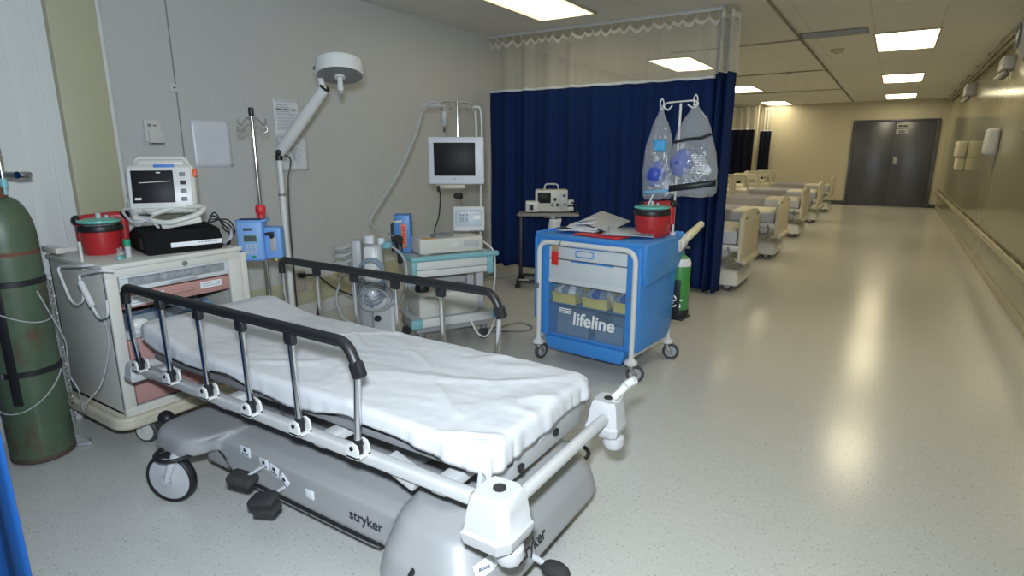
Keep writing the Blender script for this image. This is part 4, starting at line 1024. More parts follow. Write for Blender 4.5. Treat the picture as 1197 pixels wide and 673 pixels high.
# ------------------------------------------------------------------ teal and white equipment trolley
TR = R(60)
def trolley():
    t = thing('equipment_trolley', 'white equipment trolley with teal edged shelves in front of the blue curtain', 'trolley', (-2.95, 3.21, 0), TR)
    W, D = .66, .46
    top = B().bx(0, W, 0, D, .70, .725, .006); top.build('worktop', 'litegrey', t)
    ed = B().bx(-.02, W + .05, -.035, .012, .695, .735, .014, 3).bx(-.02, .012, 0, D, .70, .73, .006).bx(W - .012, W + .015, 0, D, .70, .73, .006)
    ed.bx(-.015, .03, -.03, .0, .60, .70, .01).bx(W - .05, W + .0, -.03, .0, .56, .70, .01)
    ed.build('worktop_edge', 'tealtrim', t, 'teal front edge')
    dr = B().bx(.03, W - .05, -.022, .0, .63, .695, .006).bx(.03, W - .05, -.020, 0, .575, .626, .006).bx(.02, W - .04, 0, D - .02, .57, .70, .004)
    dr.build('drawer', 'white', t)
    fr = B().bx(W - .09, W - .03, .10, .16, .12, .58, .006).bx(W - .09, W - .03, .30, .36, .12, .58, .006).bx(.05, .11, .36, .42, .12, .58, .006).bx(.06, W - .05, .40, .42, .12, .62, .006)
    fr.build('frame_post', 'litegrey', t)
    lo = B().bx(.0, W, 0, D, .205, .235, .008)
    lo.build('lower_shelf', 'litegrey', t); B().bx(-.02, W + .02, -.03, .0, .175, .245, .012, 3).build('shelf_edge', 'white', t)
    B().bx(-.035, .06, -.034, .01, .172, .248, .014, 3).bx(W - .02, W + .04, -.034, .01, .172, .248, .014, 3).build('shelf_corner', 'tealtrim', t)
    B().bx(.02, W - .02, .03, D - .03, .12, .19, .01).build('foot_frame', 'grey', t)
    for x in (.06, W - .06):
        for y in (.05, D - .05):
            w = B().cyl((x, y, .05), .05, .03, (PI / 2, 0, .5), 22, .006).build('caster_wheel', 'tyre', t)
            B().bx(x - .025, x + .025, y - .03, y + .03, .09, .125, .01).build('caster_fork', 'midgrey', w)
    # column with the hanger bar
    p = B().tube([(0.550, .40, .72), (0.550, .40, 1.92)], .011, 12); p.build('column', 'chrome', t)
    hb = B().tube(spline([(0.390, .40, 1.86), (0.430, .40, 1.89), (0.550, .40, 1.895), (0.670, .40, 1.885), (0.710, .40, 1.85)], 6), .007, 8)
    for x in (.41, .48, .62, .69): hb.tube(spline([(x, .40, 1.885), (x, .385, 1.84), (x, .37, 1.83), (x, .355, 1.85)], 5), .005, 7)
    hb.build('hanger_bar', 'steel', t)
    B().bx(.52, .58, .37, .43, 1.40, 1.46, .008).build('column_clamp', 'black', t); B().bx(.525, .575, .37, .43, 1.12, 1.17, .008).ball((.51, .37, 1.15), .022).build('column_clamp', 'black', t)
    return t
trolley()
def tw(x, y, z):                                                          # a point given in the trolley's own directions
    c, s = math.cos(TR), math.sin(TR); return (-2.95 + c * x - s * y, 3.21 + s * x + c * y, z)
# flat display
t = thing('flat_display', 'white framed flat display with a black screen mounted on the trolley column', 'display', tw(.51, .345, 1.245), R(32))
B().box((0, 0, .188), (.45, .045, .375), None, .012, 3).build('housing', mat('display_white', (.70, .71, .76), .4), t)
B().box((0, .045, .19), (.30, .06, .26), None, .03, 3, ).build('back_shell', 'litegrey', t)
B().box((-.012, -.024, .20), (.335, .004, .262), None, .001).build('screen', 'screen', t)
B().box((-.01, -.0235, .045), (.02, .003, .010), None, .001).cyl((.205, -.0235, .17), .006, .004, (PI / 2, 0, 0), 12).build('power_button', 'grey', t)
B().box((-.05, .03, -.018), (.24, .06, .035), None, .006).build('display_shadow', 'beige', t)  # beige box standing in for the yellowish shadow under the display
# control panel
t = thing('control_panel', 'small white control panel with a keypad on the trolley column under the display', 'control panel', tw(.585, .28, .855), R(36)); t.scale = (1.1, 1.1, 1.1)
B().box((0, .0, .10), (.235, .05, .185), (R(-8), 0, 0), .012, 3).build('housing', 'white', t)
B().box((0, -.031, .11), (.20, .004, .125), (R(-8), 0, 0), .001).build('panel_face', mat('pale_panel_face', (.52, .58, .64), .4), t)
k = B()
for i in range(4):
    for j in range(4): k.box((-.06 + i * .016, -.035 + .0022 * j, .088 + j * .015), (.011, .004, .010), (R(-8), 0, 0), .001)
k.build('keypad', 'inkgrey', t)
k = B()
for i in range(6): k.box((-.05 + i * .024, -.0345, .148), (.014, .004, .012), (R(-8), 0, 0))
k.box((.06, -.033, .115), (.05, .004, .03), (R(-8), 0, 0)); k.build('display_keys', 'lettering', t)
k = B()
for i in range(4): k.cyl((.015 + i * .024, -.028, .018), .008, .012, (PI / 2, 0, 0), 12)
k.build('connector_socket', 'ink', t)
# beige unit on the trolley
t = thing('video_processor', 'low beige electronic unit lying on the trolley worktop', 'electronic unit', tw(.07, .05, .727), TR)
B().box((.27, .15, .068), (.53, .32, .115), None, .012, 3).bx(.04, .10, .03, .06, 0, .015).bx(.44, .50, .03, .06, 0, .015).bx(.04, .50, .25, .28, 0, .015).build('housing', 'offwhite', t)
B().box((.29, -.012, .07), (.06, .006, .045), None, .002).build('front_key', 'white', t); B().box((.43, -.012, .075), (.13, .004, .05), None, .002).build('slot_cover', 'litegrey', t)
B().box((.09, .03, .1275), (.10, .05, .004), (0, 0, R(10)), .001).build('sticker', mat('orange_sticker', (.70, .36, .08), .5), t)
t = thing('remote_keypad', 'flat dark grey keypad lying on top of the beige unit', 'keypad', tw(.30, .17, .853), TR + R(5))
B().box((0, 0, .010), (.16, .09, .02), None, .006).build('keypad_body', 'midgrey', t)
k = B()
for i in range(6):
    for j in range(3): k.box((-.06 + i * .024, -.025 + j * .025, .0215), (.016, .016, .004), None, .001)
k.build('keys', 'inkgrey', t)
# blue box with an orange label
t = thing('blue_monitor', 'upright blue device with an orange label at the left end of the trolley', 'device', tw(.025, .30, .727), R(36)); t.scale = (1.12, 1.12, 1.15)
B().box((0, .03, .13), (.115, .13, .26), None, .008, 3).build('housing', 'boxblue', t); B().box((-.07, .05, .10), (.03, .10, .19), None, .008).build('side_grip', 'ink', t)
lb = B().box((.012, -.037, .115), (.036, .004, .165), None, .001).build('label', 'orange', t)
k = B()
for i in range(7): k.box((.012, -.0395, .05 + i * .021), (.020, .002, .011), None)
k.build('label_print', 'brightred', lb)
B().box((-.025, -.037, .215), (.05, .006, .018), (0, R(-10), 0), .003).build('latch', 'cream', t)
B().tube(spline([(-.10, -.03, .14), (-.06, -.06, .12), (.0, -.055, .06), (.055, -.03, .03)], 6), .006, 8).build('lead', 'wirebluegrey', t)
# lower unit with an odd black part on it
t = thing('printer_unit', 'grey white box unit standing on the lower shelf of the trolley', 'electronic unit', tw(.045, .04, .237), TR)
B().box((.26, .17, .095), (.50, .34, .19), None, .012, 3).build('housing', 'offwhite', t)
B().box((.10, -.002, .16), (.09, .005, .004), None).box((.17, -.002, .14), (.06, .005, .004), None).build('front_slot', 'midgrey', t)
k = B()
for i in range(5): k.box((-.0105, .10 + i * .03, .10), (.003, .012, .10), None)
k.build('side_vents', 'grey', t)
t = thing('foot_switch', 'round black switch resting on the grey white box of the lower shelf', 'switch', tw(.12, .16, .43), TR)
B().lathe([(.055, 0), (.058, .01), (.05, .05), (.03, .065), (.01, .068)], n=26).build('switch_body', 'black', t)
B().box((.09, .02, .018), (.08, .06, .03), (0, 0, .4), .012).build('plug', 'brown', t); B().box((.17, .0, .02), (.05, .05, .035), (0, 0, -.3), .012).build('connector', 'midgrey', t)
# hoses over the trolley
hs = B()
for k in range(2):
    o = .03 * k
    hs.tube(spline([tw(.43, .40 - o, 1.86), tw(.35, .42 - o, 1.89 - o), tw(.28, .45 + o, 1.84), tw(.22, .45 + o, 1.66), tw(.13, .44 + o, 1.48), tw(.02, .42 + o, 1.30), tw(-.11, .38 + o, 1.13), tw(-.22, .31 + o, .98), (-3.10, 3.07, .90)], 8), .0075, 9)
tag(base_at(hs.build('breathing_hose', 'hose'), (-3.10, 3.07, .9)), 'pair of pale hoses sagging from the trolley column down to the breathing machine', 'hose')
hs = B().tube(spline([tw(.68, .38, 1.86), tw(.74, .38, 1.85), tw(.755, .38, 1.72), tw(.75, .38, 1.5), tw(.74, .38, 1.2), tw(.73, .36, .98), tw(.70, .30, .85), tw(.66, .22, .80), tw(.715, .10, .72), tw(.71, .05, .55), tw(.70, .06, .35), tw(.68, -.02, .20), tw(.56, -.12, .08), tw(.48, -.12, .10), tw(.44, -.06, .20)], 8), .008, 8)
hs.tube(spline([tw(.69, .40, 1.85), tw(.72, .42, 1.80), tw(.725, .42, 1.6), tw(.72, .42, 1.3)], 8), .011, 8)
tag(base_at(hs.build('drain_hose', 'white'), tw(.5, 0, .08)), 'white hose hanging down the right side of the trolley', 'hose')
tag(base_at(B().tube(spline([tw(.37, .40, 1.22), tw(.37, .36, 1.15), tw(.33, .30, 1.0), tw(.27, .24, .90), tw(.27, .20, .866), tw(.31, .19, .876)], 8), .006, 8).cyl(tw(.37, .40, 1.21), .012, .05).build('video_cable', 'black'), tw(.13, .24, .86)), 'black cable hanging from the display to the keypad', 'cable')
t = thing('drip_bag', 'small clear drip chamber hanging above the display', 'drip bag', tw(.43, .39, 1.70))
B().lathe([(.005, .13), (.028, .12), (.03, .05), (.02, .02), (.006, .0)], n=16).build('bag', 'tube', t); B().cyl((0, 0, -.02), .006, .05, None, 8).build('outlet', 'ink', t)
B().box((-.02, -.0, -.13), (.06, .004, .07), (0, 0, R(40)), .002).build('tag', 'paper', t); B().box((-.02, -.003, -.13), (.015, .004, .03), (0, 0, R(40)), .002).build('tag_mark', 'brightred', t)
B().tube([(0, 0, .125), (0, 0, .155)], .003, 6).tube(spline([(0, 0, -.04), (-.005, 0, -.07), (-.02, 0, -.10)], 4), .003, 6).build('hanging_loop', 'steel', t)
# cable on the floor
fc = spline([(-3.1, 4.05, .008), (-2.93, 3.93, .008), (-2.785, 3.882, .008), (-2.63, 3.98, .008), (-2.50, 4.07, .008), (-2.48, 4.18, .008), (-2.55, 4.25, .008), (-2.67, 4.26, .008), (-2.72, 4.10, .008), (-2.76, 3.96, .022), (-2.88, 3.84, .008)], 8)
tag(base_at(B().tube(fc, .0075, 8).build('floor_cable', 'midgrey'), (-2.5, 4.1, 0)), 'grey cable lying in a loop on the floor between trolley and blue cart', 'cable')

wc = spline([(-4.25, 6.18, .007), (-4.12, 6.0, .007), (-4.05, 5.7, .007), (-3.97, 5.4, .007), (-3.85, 5.05, .007), (-3.75, 4.7, .007)], 8)
wd = spline([(-3.3, 6.15, .007), (-3.6, 6.05, .007), (-3.85, 5.8, .007), (-4.0, 5.5, .007), (-4.05, 5.2, .007)], 8)
tag(base_at(B().tube(wc, .006, 8).build('curtain_cable', 'midgrey'), (-4.0, 5.4, 0)), 'dark cable on the floor running from the curtain corner towards the trolley', 'cable')
tag(base_at(B().tube(wd, .006, 8).build('curtain_cable', 'midgrey'), (-4.0, 5.5, 0)), 'dark cable on the floor along the curtain hem behind the side table', 'cable')

# ------------------------------------------------------------------ wheeled table with the grey monitor by the curtain
def overbed_table():
    t = thing('overbed_table', 'wheeled side table on a thin dark column in front of the navy curtain', 'table', (-3.20, 5.74, 0), R(28))
    B().bx(-.34, .34, -.20, .20, .815, .845, .012, 3).build('tabletop', mat('grey_laminate', (.26, .25, .25), .4, var=.1), t)
    B().bx(-.33, -.29, -.02, .02, .07, .80, .006).bx(-.33, .1, -.025, .025, .79, .815, .005).build('column', 'black', t)
    B().bx(-.35, .30, -.20, -.16, .07, .10, .01).bx(-.35, .30, .16, .20, .07, .10, .01).bx(-.35, -.27, -.20, .20, .07, .10, .01).build('base', 'black', t)
    B().bx(-.33, -.20, -.205, -.155, .10, .112, .004).build('base_cap', 'steel', t)
    B().cyl((.06, -.19, .805), .018, .03, (PI / 2, 0, 0), 14).bx(-.05, .14, -.17, -.02, .80, .815, .003).build('height_lever', 'chrome', t)
    for x in (-.33, .28):
        for y in (-.18, .18):
            B().cyl((x, y, .033), .033, .024, (PI / 2, 0, .4), 18, .005).cyl((x, y, .065), .012, .02).build('caster_wheel', 'black', t)
overbed_table()
def ecg():
    t = thing('defibrillator_monitor', 'boxy pale grey monitor with a dark screen and knobs on the side table', 'monitor', (-3.20, 5.76, .845), R(30))
    B().box((.02, .03, .13), (.36, .24, .24), None, .012, 3).build('housing', 'offwhite', t)
    B().box((-.06, -.0935, .165), (.145, .006, .115), None, .003).build('screen', 'screen', t)
    B().box((-.19, -.07, .07), (.15, .14, .12), None, .012, 3).build('paper_drawer', 'white', t); B().box((-.20, -.143, .065), (.045, .006, .06), None, .002).build('drawer_slot', 'ink', t)
    for x, z in ((.06, .15), (.03, .09), (.09, .09)):
        B().cyl((x, -.10, z), .018, .022, (PI / 2, 0, 0), 18, .003).build('knob', 'greencap' if x == .03 else 'black', t)
    B().box((.15, -.0935, .12), (.07, .005, .20), None, .003).build('side_panel', 'litegrey', t)
    B().box((.16, -.0965, .19), (.035, .006, .018), None, .002).build('panel_key', 'ink', t)
    B().cyl((.17, -.10, .10), .010, .02, (PI / 2, 0, 0), 12).build('socket', 'ink', t)
    B().box((.235, .0, .11), (.07, .12, .06), None, .012).box((.23, .0, .04), (.08, .14, .05), None, .012).build('paddle_holder', 'offwhite', t)
    B().tube(fillet([(-.06, .03, .245), (-.05, .03, .31), (.09, .03, .31), (.10, .03, .245)], .05), .010, 10).build('carry_handle', 'litegrey', t)
    B().tube(spline([(.24, -.05, .12), (.29, -.08, .08), (.30, -.08, .02), (.24, -.12, .02)], 6), .009, 8).build('paddle_cable', 'black', t)
ecg()
t = thing('hanging_chart', 'crumpled sheet of paper hanging between the side table and the blue cart', 'paper', (-3.05, 5.52, .34), R(30))
B().grid(lambda u, v: (-.07 + .13 * u + .06 * v, .03 * math.sin(u * 5 + v * 3) , .06 * math.sin(u * 7) * (1 - v) + .46 * v), 10, 14).build('paper_sheet', 'paper', t, solid=.002)
# ------------------------------------------------------------------ blue emergency cart
BC = (-1.655, 3.84, 0); BR = R(-5)
def bw(x, y, z):
    c, s = math.cos(BR), math.sin(BR); return (BC[0] + c * x - s * y, BC[1] + s * x + c * y, z)
def blue_cart():
    t = thing('emergency_cart', 'blue plastic emergency cart with a white tube frame, yellow bins and white lettering', 'cart', BC, BR)
    b = B()
    # hollow moulded shell: sides, back, floor, shelf, top
    side = [(-.27, .20), (.20, .20), (.26, .26), (.29, .66), (.29, .905), (.27, .93), (-.27, .93), (-.285, .90), (-.285, .22)]
    for s in (-1, 1):
        x = .345 if s > 0 else -.405
        b.prism(side, .06, Matrix.Translation((x, 0, 0)) @ Matrix(((0, 0, 1, 0), (1, 0, 0, 0), (0, 1, 0, 0), (0, 0, 0, 1))), .012, 2)
    up = [(-.29, .74), (-.25, .66), (.24, .70), (.31, .78), (.31, .91), (.295, .932), (-.27, .932), (-.29, .91)]
    b.prism(up, .045, Matrix.Translation((.395, 0, 0)) @ Matrix(((0, 0, 1, 0), (1, 0, 0, 0), (0, 1, 0, 0), (0, 0, 0, 1))), .014, 2)
    up2 = [(-.29, .32), (-.25, .26), (.24, .30), (.29, .78), (.29, .91), (.275, .932), (-.27, .932), (-.29, .91)]
    b.prism(up2, .03, Matrix.Translation((-.435, 0, 0)) @ Matrix(((0, 0, 1, 0), (1, 0, 0, 0), (0, 1, 0, 0), (0, 0, 0, 1))), .012, 2)
    b.bx(-.36, .36, .24, .29, .22, .93, .01); b.bx(-.43, .44, -.285, .31, .90, .934, .016, 3)
    b.bx(-.36, .36, -.28, -.255, .862, .915, .006)
    b.bx(-.36, .36, -.27, .25, .19, .215, .004)
    for s in (-1, 1): b.bx(s * .335 - .03, s * .335 + .03, -.292, -.27, .20, .88, .008)
    b.bx(-.43, .44, .285, .31, .93, .955, .008); b.bx(-.43, -.41, -.28, .31, .93, .95, .006)
    b.box((.0, -.255, .150), (.60, .12, .10), (R(0), 0, 0), .02, 3, taper=(1.1, 1.05))
    b.build('shell', 'cartblue', t)
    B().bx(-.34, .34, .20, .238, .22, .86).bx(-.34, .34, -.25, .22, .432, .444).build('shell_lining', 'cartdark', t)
    # white drawers
    d1 = B().bx(-.305, .305, -.290, -.262, .772, .858, .006).bx(-.29, .29, -.262, .15, .775, .80).build('drawer', 'drawerwhite', t)
    g = fillet([(-.085, -.2915, .80), (.055, -.2915, .80), (.055, -.2915, .842), (-.085, -.2915, .842), (-.085, -.2915, .80), (.0, -.2915, .80)], .018)
    B().tube(g, .0035, 6).build('finger_grip', 'cartblue', d1); B().bx(-.12, .21, -.2915, -.286, .856, .864, .002).build('drawer_edge', 'cartblue', d1)
    d2 = B().bx(-.305, .305, -.290, -.262, .612, .766, .006).bx(-.29, .29, -.262, .15, .615, .64).bx(-.305, .305, -.297, -.262, .596, .632, .008).build('drawer', 'drawerwhite', t)
    B().bx(-.12, .21, -.2925, -.286, .758, .768, .002).build('drawer_edge', 'cartblue', d2)
    # clear door with lettering
    dr = B().bx(-.305, .305, -.286, -.281, .215, .590, .002).build('clear_door', mat('clear_door', (.35, .5, .65), .06, alpha=.12, spec=.6), t)
    text('lettering', 'lifeline', .128, 'lettering', dr, (.065, -.2885, .352), (R(90), 0, 0), shear=.08, bold=.003, sx=1.0)
    sm = B()
    for k in range(3): sm.bx(-.21, -.11 + .015 * (k % 2), -.2895, -.2875, .385 + k * .014, .393 + k * .014)
    sm.build('lettering', 'lettering', dr)
    # tubular frame
    f = B()
    f.tube(fillet([(-.375, -.31, .135), (-.375, -.31, .885), (.375, -.31, .885), (.375, -.31, .135)], .085, 8), .0175, 14)
    f.tube(fillet([(.375, .28, .135), (.375, .28, .40), (.375, .20, .42)], .04), .0175, 12); f.tube(fillet([(-.375, .28, .135), (-.375, .28, .40), (-.375, .20, .42)], .04), .0175, 12)
    f.tube([(-.375, -.31, .18), (-.375, .28, .18)], .013, 10); f.tube([(.375, -.31, .18), (.375, .28, .18)], .013, 10)
    f.build('tube_frame', 'white', t)
    k = B()
    k.bx(-.395, -.365, -.335, -.30, .545, .585, .006); k.bx(-.20, -.185, -.332, -.305, .868, .902, .004); k.bx(.33, .345, -.30, -.285, .55, .58, .003)
    k.build('frame_clip', 'steel', t)
    for sx, sy, a in ((-1, -1, 80), (1, -1, 35), (1, 1, 20), (-1, 1, 60)):
        x, y = sx * .375, (-.31 if sy < 0 else .28); a = R(a)
        B().lathe([(.018, .175), (.022, .165), (.042, .15), (.045, .13), (.038, .125)], (x, y, 0), None, 22).build('frame_foot', 'white', t)
        ox, oy = .03 * math.cos(a), .03 * math.sin(a)
        w = B().lathe([(.052, -.014), (.060, -.008), (.060, .008), (.052, .014), (.042, .012), (.042, -.012)], (x + ox, y + oy, .060), (PI / 2, 0, a), 30).build('caster_wheel', 'tyre', t)
        B().lathe([(.041, -.006), (.018, -.008), (.014, -.02), (.014, .02), (.018, .008), (.041, .006)], (x + ox, y + oy, .06), (PI / 2, 0, a), 24).build('wheel_hub', 'grey', w)
        fk = B().cyl((x, y, .115), .022, .03)
        for q in (-1, 1): fk.tube([(x + ox - math.sin(a) * q * .021, y + oy + math.cos(a) * q * .021, .055), (x - math.sin(a) * q * .021, y + math.cos(a) * q * .021, .11)], [.010, .014], 8)
        fk.build('caster_fork', 'steel', w)
    # push handle
    h = B().box((.435, .30, .875), (.022, .16, .09), (R(16), 0, 0), .02, 3).tube([(.435, .26, .87), (.435, .40, .905)], [.03, .026], 14)
    h.build('handle_bracket', 'white', t)
    B().tube([(.435, .37, .90), (.435, .40, .908), (.435, .52, .94), (.435, .60, .962), (.435, .625, .968)], [.026, .031, .029, .024, .018], 14).ball((.435, .64, .972), .026).build('push_handle', 'cream', t, 'cream coloured grip with a round end')
    B().cyl((.452, .42, .913), .016, .02, (0, PI / 2, 0), 14).build('handle_button', 'white', t)
    # rack at the back for the gas bottle
    B().bx(.33, .47, .30, .46, .30, .32, .004).bx(.36, .44, .30, .312, .30, .60, .004).build('bottle_rack', 'black', t)
    return t
blue_cart()
def in_cart(name, label, cat, x, y, z, rz=0., group=None): return thing(name, label, cat, bw(x, y, z), BR + rz, group)
for i, (x, lab) in enumerate(((-.195, 'yellow open bin with clear packets on the cart shelf, leftmost of three'), (.055, 'yellow open bin with blue packets on the cart shelf, middle of three'), (.25, 'yellow open bin on the cart shelf, partly hidden at the right'))):
    w = .19 if i < 2 else .13
    t = in_cart('storage_bin', lab, 'bin', x + (.0 if i < 2 else .015), -.14, .446, 0, 'yellow bins in the blue cart')
    b = B()
    b.bx(-w / 2, w / 2, -.11, .11, 0, .006); b.box((0, -.113, .035), (w, .006, .07), (R(-12), 0, 0), .002); b.bx(-w / 2, w / 2, .105, .111, 0, .12)
    sp = [(-.11, 0), (.11, 0), (.11, .12), (-.03, .12), (-.122, .065)]
    for s in (-1, 1): b.prism(sp, .006, Matrix.Translation((s * w / 2 - (.006 if s > 0 else 0), 0, 0)) @ Matrix(((0, 0, 1, 0), (1, 0, 0, 0), (0, 1, 0, 0), (0, 0, 0, 1))))
    b.bx(-w / 2 - .004, w / 2 + .004, -.13, -.115, .060, .072, .003)
    b.build('bin_body', 'yellow', t)
    for k in range(4 if i < 2 else 2):
        B().box((-w * .3 + k * w * .2, -.03 + .01 * (k % 2), .075), (.055, .12, .085), (R(20), R(12 * (k - 1)), R(25 * (k - 1))), .015, 2).build('packet', ('litegrey', 'wirebluegrey', 'paper', 'wirebluegrey')[k] if i == 0 else ('wirebluegrey', 'blueitem', 'wirebluegrey', 'litegrey')[k], t)
for x, w, h, lab in ((-.12, .26, .16, 'clear plastic box low in the blue cart behind the lettering, left one'), (.17, .22, .13, 'clear plastic box low in the blue cart behind the lettering, right one')):
    t = in_cart('clear_box', lab, 'box', x, -.12, .217)
    b = B().bx(-w / 2, w / 2, -.13, -.125, 0, h).bx(-w / 2, w / 2, .125, .13, 0, h).bx(-w / 2, -w / 2 + .005, -.13, .13, 0, h).bx(w / 2 - .005, w / 2, -.13, .13, 0, h).bx(-w / 2, w / 2, -.13, .13, 0, .005).bx(-w / 2 - .006, w / 2 + .006, -.137, -.13, h - .015, h, .003)
    b.build('box_body', mat('milky_plastic', (.22, .32, .46), .3, alpha=.6), t)
    c = B()
    for k in range(5): c.box((-w * .3 + k * w * .15, -.05 + .03 * (k % 2), .05), (.06, .09, .08), (R(10 * k), R(14), R(33 * k)), .012)
    c.build('box_contents', 'wirebluegrey', t)
# red tag on the frame
t = in_cart('red_tag', 'bright red tag hanging from the top tube of the blue cart', 'tag', -.225, -.335, .735)
B().bx(-.028, .028, -.003, .0, .0, .095, .001).build('tag_sheet', 'brightred', t); B().bx(-.024, .024, -.004, .001, .095, .135, .001).build('tag_cardboard', 'brown', t); B().tube([(0, -.001, .13), (.0, .006, .165), (0, .025, .172)], .003, 6).build('tie', 'steel', t)
# papers and folders on top
t = in_cart('ring_binder', 'open black and grey ring binder lying on papers on the blue cart', 'binder', -.07, .0, .985, R(-18))
B().box((.02, .03, .035), (.30, .22, .006), (R(17), R(9), 0), .002).build('cover', mat('grey_cover', (.45, .44, .42), .5), t); B().box((.02, .03, .031), (.315, .235, .005), (R(17), R(9), 0), .002).build('cover_edge', 'ink', t)
B().box((-.13, .02, .035), (.13, .22, .004), (R(4), R(-14), R(6)), .001).box((-.10, .02, .022), (.16, .22, .010), (R(4), R(-5), R(3)), .001).build('pages', 'paper', t)
for i, (x, y, w, d, h, rz, m, lab) in enumerate(((-.20, -.02, .30, .22, .030, 6, 'paper', 'stack of white papers at the left of the blue cart top'), (.17, -.03, .34, .24, .024, 22, 'litegrey', 'loose grey papers fanned beside the red suction unit on the blue cart'), (.03, -.12, .36, .20, .014, -4, 'brightred', 'flat red folder underneath the binder on the blue cart'))):
    t = in_cart('paper_stack' if i < 2 else 'red_folder', lab, 'papers' if i < 2 else 'folder', x, y, .936 + (.0 if i == 2 else .0151), R(rz))
    if i < 2:
        b = B()
        for k in range(5): b.box((.004 * k, -.004 * k, .003 + h / 5 * k), (w - .012 * k, d, h / 7), (R(1.5 * k), R((-1, 1)[i] * 1.4 * k), R(3 * k)), .001)
        b.build('sheets', m, t)
        B().box((.0, -.01, h * .5), (w * .98, d * 1.01, .003), (0, 0, R(5)), .001).build('divider', 'inkgrey' if i else 'ink', t)
    else: B().box((0, 0, .006), (w, d, .011), None, .003).build('folder_cover', m, t); B().box((0, 0, .006), (w - .01, d - .008, .006), None).build('pages', 'paper', t)
suction(bw(.29, .08, .936), BR + R(8), 'red suction unit with a teal lid on the blue cart below the plastic bags', .115, .15)
# gas bottle at the back
t = in_cart('gas_bottle', 'small green gas bottle with white letters behind the blue cart', 'gas cylinder', .405, .375, .322); t.scale = (1.15, 1.15, 1)
B().lathe([(.055, 0), (.062, .012), (.062, .38), (.05, .43), (.022, .455), (.018, .48)], n=30).build('bottle_body', mat('gas_green', (.05, .26, .06), .4, var=.08), t)
B().lathe([(.064, .0), (.066, .01), (.066, .05), (.063, .055)], n=30).build('bottle_boot', 'black', t); B().lathe([(.063, .375), (.064, .40), (.053, .43)], n=30).build('shoulder_band', 'white', t)
B().cyl((0, 0, .50), .016, .05).cyl((.02, 0, .51), .01, .06, (0, PI / 2, 0)).build('valve', 'steel', t)
text('lettering', 'SY', .085, 'lettering', t, (.018, -.0625, .115), (R(90), R(-78), R(16)), bold=.001)
# drip pole on the cart with its wire hanger
t = in_cart('drip_pole', 'thin white drip pole with a looped wire hanger rising from the blue cart', 'drip pole', .385, .235, .934)
B().tube([(0, 0, 0), (0, 0, .885)], .008, 12).build('pole', 'white', t); B().cyl((0, 0, .01), .02, .02).build('pole_socket', 'white', t)
pts = fillet([(-.085, 0, .845), (-.118, 0, .86), (-.118, 0, .885), (-.085, 0, .895), (.085, 0, .900), (.118, 0, .89), (.118, 0, .865), (.085, 0, .85), (.05, 0, .875)], .018)
B().tube(pts, .0055, 8).tube(fillet([(-.085, 0, .845), (-.06, 0, .875)], .01), .005, 8).build('wire_hanger', 'white', t)

# clear bags hanging from it
def bag(x, y, zt, w, h, d, label, seed, lean=0.):
    t = in_cart('plastic_bag', label, 'plastic bag', x, y, zt - h, R(14))
    n = 40; rings = []
    prof = [(0, .80, .5), (.03, .95, .8), (.12, 1., 1.), (.30, .98, 1.), (.5, .86, .92), (.68, .70, .7), (.80, .52, .5), (.88, .28, .3), (.94, .12, .14), (.985, .07, .1), (1., .045, .06)]
    zs = [i / 26 for i in range(27)]
    for q in zs:
        for a, b_ in zip(prof, prof[1:]):
            if a[0] <= q <= b_[0]:
                k = (q - a[0]) / (b_[0] - a[0]); kw = a[1] + (b_[1] - a[1]) * k; kd = a[2] + (b_[2] - a[2]) * k; break
        ring = []
        for i in range(n):
            a = 2 * PI * i / n
            cs, sn = math.cos(a), math.sin(a)
            ex = (abs(cs) ** .7) * (1 if cs > 0 else -1); ey = (abs(sn) ** .9) * (1 if sn > 0 else -1)
            wob = 1 + .16 * noise.noise((cs * 1.6 + seed, sn * 1.6, q * 4)) + .06 * noise.noise((cs * 5, sn * 5 + seed, q * 9))
            ring.append((lean * q + ex * w / 2 * kw * wob, ey * d / 2 * kd * wob, q * h + .02 * noise.noise((cs * 2, seed, 1)) * (1 - q)))
        rings.append(ring)
    B().loft(rings).build('bag_film', 'plastic', t, ang=180)
    B().tube(spline([(lean - .008, 0, h * .97), (lean - .012, 0, h * 1.02), (lean, 0, h * 1.06), (lean + .012, 0, h * 1.02), (lean + .008, 0, h * .97)], 5), .004, 7).torus((lean, 0, h * .955), w * .03, .006).build('bag_tie', 'white', t)
    return t
b1 = bag(.262, .21, 1.815, .215, .64, .12, 'clear plastic bag with a bright blue label, hanging over the blue cart', 1.3, -.0)
B().grid(lambda u, v: (-.035 + .085 * u, -.052, .33 + .08 * v), 4, 4).build('bag_label', 'cyan', b1, 'bright blue label', solid=.001)
B().box((.0, -.040, .06), (.17, .01, .02), (0, R(-6), 0), .003).build('bag_seam', 'cyan', b1)
b2 = bag(.515, .215, 1.83, .315, .62, .13, 'large clear plastic bag with black bands, right of the two hanging over the blue cart', 4.7, -.02)
B().tube(spline([(-.13, -.070, .355), (-.04, -.082, .375), (.03, -.080, .38), (.10, -.066, .405)], 6), .010, 8).build('black_band', 'black', b2)
B().grid(lambda u, v: (-.150 + .30 * u, -.088 + .03 * (2 * u - 1) ** 2 , .030 + .045 * u + .042 * v), 10, 2).build('black_strip', 'black', b2, solid=.003)
pr = B()
for k in range(11): pr.bx(-.03, .06 + .012 * (k % 3), -.078, -.0765, .15 + k * .016, .154 + k * .016)
pr.build('bag_print', 'inkgrey', b2)
